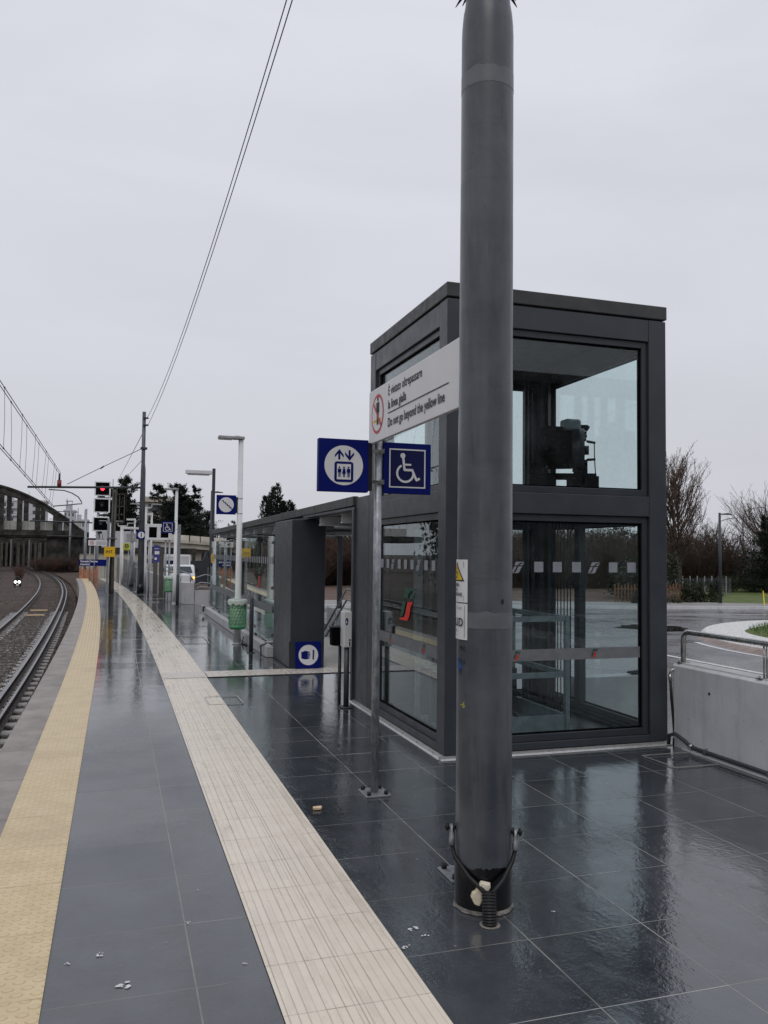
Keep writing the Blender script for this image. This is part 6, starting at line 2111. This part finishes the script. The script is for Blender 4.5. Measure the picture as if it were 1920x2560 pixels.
for x_, y_, h, s_, lb in ((49.7, 60, 4.6, 1, 'tall curved-arm street lamp just left of the dark one'), (52.5, 60, 5.6, 1, 'tall curved-arm street lamp in front of the wide bare tree')):
    t = thing('curved_street_lamp', lb, 'street lamp', (x_, y_, -.14), group='curved grey street lamps on the distant road')
    mb = MB(); mb.tube([(0, 0, 0), (0, 0, h - .5), (.1, 0, h + .05), (.45, 0, h + .45), (1.1, 0, h + .65), (1.8, 0, h + .75), (2.3, 0, h + .78)], [.07, .06, .05, .045, .04, .035, .05], 8); mb.build('pole', 'galv', t)
t = thing('guard_wall', 'low grey wall and barrier on the embankment behind the lawn', 'barrier', (44, 55, .55))
mb = MB(); mb.box((0, 0, 0), (8, .2, .22)); mb.box((0.2, .1, .22), (8, .15, .65)); mb.build('wall', 'fence_metal', t)

# street side: road, kerb, pavement, roundabout
mb = MB(); mb.add([(5.07, -30, -.125), (60, -30, -.125), (60, 24.3, -.125), (22.0, 24.9, -.125), (18.6, 25.45, -.125), (12, 27, -.125), (5.07, 28, -.125)], [tuple(range(7))]); struct(mb.build('road', 'asphalt'))
mb = MB(); mb.prismz([(5.3, 28.1), (12, 27.1), (18.6, 25.55), (22.0, 25.0), (24.5, 24.95), (24.0, 26.4), (22.4, 27.3), (18.6, 28.2), (12, 30), (5.3, 31)], -.14, -.02); struct(mb.build('pavement', 'paving'))
mb = MB(); mb.prismz([(5.3, 28.0), (12, 27.0), (18.6, 25.45), (22.0, 24.9), (24.5, 24.85), (24.5, 24.94), (22.0, 24.99), (18.6, 25.54), (12, 27.09), (5.3, 28.09)], -.14, -.015); struct(mb.build('kerb', 'concrete'))
mb = MB(); mb.add([(5.3, 31, -.10), (12, 30, -.10), (19, 28.3, -.10), (30, 46, -.10), (8, 46, -.10)], [(0, 1, 2, 3, 4)]); struct(mb.build('verge', pm('leaf-strewn verge', (.075, .05, .038), (.16, .10, .08), 1.2, .9, .05, bump=.4, bscale=14)))
mb = MB(); mb.add([(5.6, 26.2, -.118), (9.5, 25.9, -.118), (9.5, 26.9, -.118), (5.6, 27.2, -.118)], [(0, 1, 2, 3)]); struct(mb.build('grass_strip', 'lawn'))
def disc3(cx_, cy_, r0_, r1_, z0, z1, n=72, wob=0, seed=0):
    mb = MB()
    vs = []
    for i in range(n):
        aa = 2 * math.pi * i / n
        ww = 1 + wob * noise.noise(Vector((math.cos(aa) * 2, math.sin(aa) * 2, seed)))
        vs.append((cx_ + r0_ * math.cos(aa) * ww, cy_ + r0_ * math.sin(aa) * ww, z0))
        vs.append((cx_ + r1_ * math.cos(aa) * ww, cy_ + r1_ * math.sin(aa) * ww, z1))
    mb.add(vs, [(2 * i, 2 * ((i + 1) % n), 2 * ((i + 1) % n) + 1, 2 * i + 1) for i in range(n)], 0, True)
    mb.add([v for v in vs[1::2]], [tuple(range(n))])
    return mb
struct(disc3(18.15, 12.95, 6.15, 5.98, -.125, -.06).build('roundabout_apron', 'brick'))
struct(disc3(18.45, 13.45, 6.02, 5.94, -.07, -.012, 72, .01).build('roundabout_gravel', 'white_gravel'))
struct(disc3(18.8, 13.2, 5.35, 5.2, -.013, .02, 72, .06, 3).build('roundabout_grass', 'lawn'))
mb = MB()
rnd = random.Random(5)
for k in range(16000):
    aa, rr_ = rnd.uniform(0, 6.283), 5.35 * rnd.random() ** .5
    x_, y_ = 18.8 + rr_ * math.cos(aa), 13.2 + rr_ * math.sin(aa)
    if x_ > 19.5:
        continue
    h = rnd.uniform(.04, .13)
    b_ = rnd.uniform(0, 6.28)
    p = Vector((x_, y_, .01))
    s_ = Vector((math.cos(b_), math.sin(b_), 0)) * .008
    mb.add([p - s_, p + s_, p + Vector((rnd.gauss(0, .03), rnd.gauss(0, .03), h))], [(0, 1, 2)])
o = mb.build('grass_blades', 'grass'); o['kind'] = 'stuff'; tag(o, 'fresh green grass blades on the roundabout island', 'grass')
# painted lines
mb = MB()
n = 60
for i in range(n):
    a0, a1 = R(158 + i * 2), R(158 + (i + 1) * 2)
    mb.add([(18.3 + 6.42 * math.cos(a), 13.1 + 6.42 * math.sin(a), -.1205) for a in (a0, a1)] + [(18.3 + 6.54 * math.cos(a), 13.1 + 6.54 * math.sin(a), -.1205) for a in (a1, a0)], [(0, 1, 2, 3)])
mb.add([(10.02, -20, -.1205), (10.14, -20, -.1205), (10.14, 13.75, -.1205), (10.02, 13.75, -.1205)], [(0, 1, 2, 3)])
mb.add([(14, 23.2, -.1205), (22, 22.2, -.1205), (22, 22.32, -.1205), (14, 23.32, -.1205)], [(0, 1, 2, 3)])
struct(mb.build('road_marking', 'road_paint'))
mb = disc3(13.9, 18.3, 1.0, 1.0, -.1195, -.1195, 40, .35, 6)
for i, v in enumerate(mb.v):
    mb.v[i] = (13.6 + (v[0] - 13.9) * .9, 18.9 + (v[1] - 18.3) * 1.0, v[2])
struct(mb.build('puddle', pm('puddle', (.012, .012, .013), (.02, .02, .022), 2, .03, .01, ior=1.33)))

# unseen treeline across the tracks, added for the lift glass to mirror
rnd = random.Random(9)
for k in range(24):
    y_ = -14 + k * 3.0
    place(E0[k % 2], (-19 + rnd.uniform(-1.5, 1.5), y_, -.8), (1.8, 1.8, rnd.uniform(2.0, 2.9)), rnd.uniform(0, 6), 'dark tree of the unseen row added across the tracks', 'tree', 'unseen dark trees added across the tracks')
for k in range(10):
    y_ = -6 + k * 5.0
    place(B0[k % 3], (-16 + rnd.uniform(-1, 1), y_, -.8), (1.6, 1.6, 1.5), rnd.uniform(0, 6), 'bare bush of the unseen row added across the tracks', 'bush', 'unseen bare bushes added across the tracks')
E1 = leafy(7, 0, 3.2, 3.4, 2, 15000, .07).build('added_tree', 'laurel')
COL.objects.unlink(E1)
for k in range(26):  # unseen tree row added so the lift glass reflects dark surroundings
    x_ = -30 + k * 3.2
    place(E1, (x_ + rnd.uniform(-1, 1), -34 + rnd.uniform(-3, 3), -.4), (2.9, 2.6, rnd.uniform(1.2, 1.45)), rnd.uniform(0, 6), 'dark tree of the unseen row added behind the viewpoint', 'tree', 'unseen dark trees added behind the viewpoint')
t = thing('added_building', 'unseen dark brick building added behind the viewpoint to darken the glass reflections', 'building', (-8, -46, -.14))  # invented building, added to keep bright sky out of the lift glass
mb = MB(); mb.box((0, 0, 0), (62, 12, 13)); mb.build('wall', pm('dark brick', (.045, .032, .028), (.075, .055, .048), 2, .9, .05, bump=.3, bscale=8), t)
mb = MB(); mb.box((-.4, -.4, 13), (62.4, 12.4, 13.6)); mb.build('roof', 'roof_metal', t)
for k in range(12):
    for z in (2.0, 5.5, 9.0):
        mb = MB(); mb.box((2 + k * 5, 12.01, z), (4.2 + k * 5, 12.06, z + 2)); mb.build('window', 'dark_window', t)
# brush under the bridge and small bare shrub beside dwarf signal
for k in range(5):
    place(B0[k % 3], (-8.6 + k * .7, 108 + k * 1.2, -.8), (.8, .8, .55), k, 'dry brush at the foot of the bridge pier', 'bush', 'dry brush below the bridge')
place(B0[1], (-8.3, 82, -1.0), (.28, .28, .5), .5, 'bare shrub behind the dwarf signal between the tracks', 'bush', None)
rnd = random.Random(19)
for k in range(22):
    place(B0[k % 3], (-34 + k * 1.5 + rnd.uniform(-.5, .5), 148 + rnd.uniform(-3, 3), -.8), (1.6, 1.6, 1.25), rnd.uniform(0, 6), 'bare bush in the brush beyond the bridge', 'bush', 'bare bushes beyond the bridge')
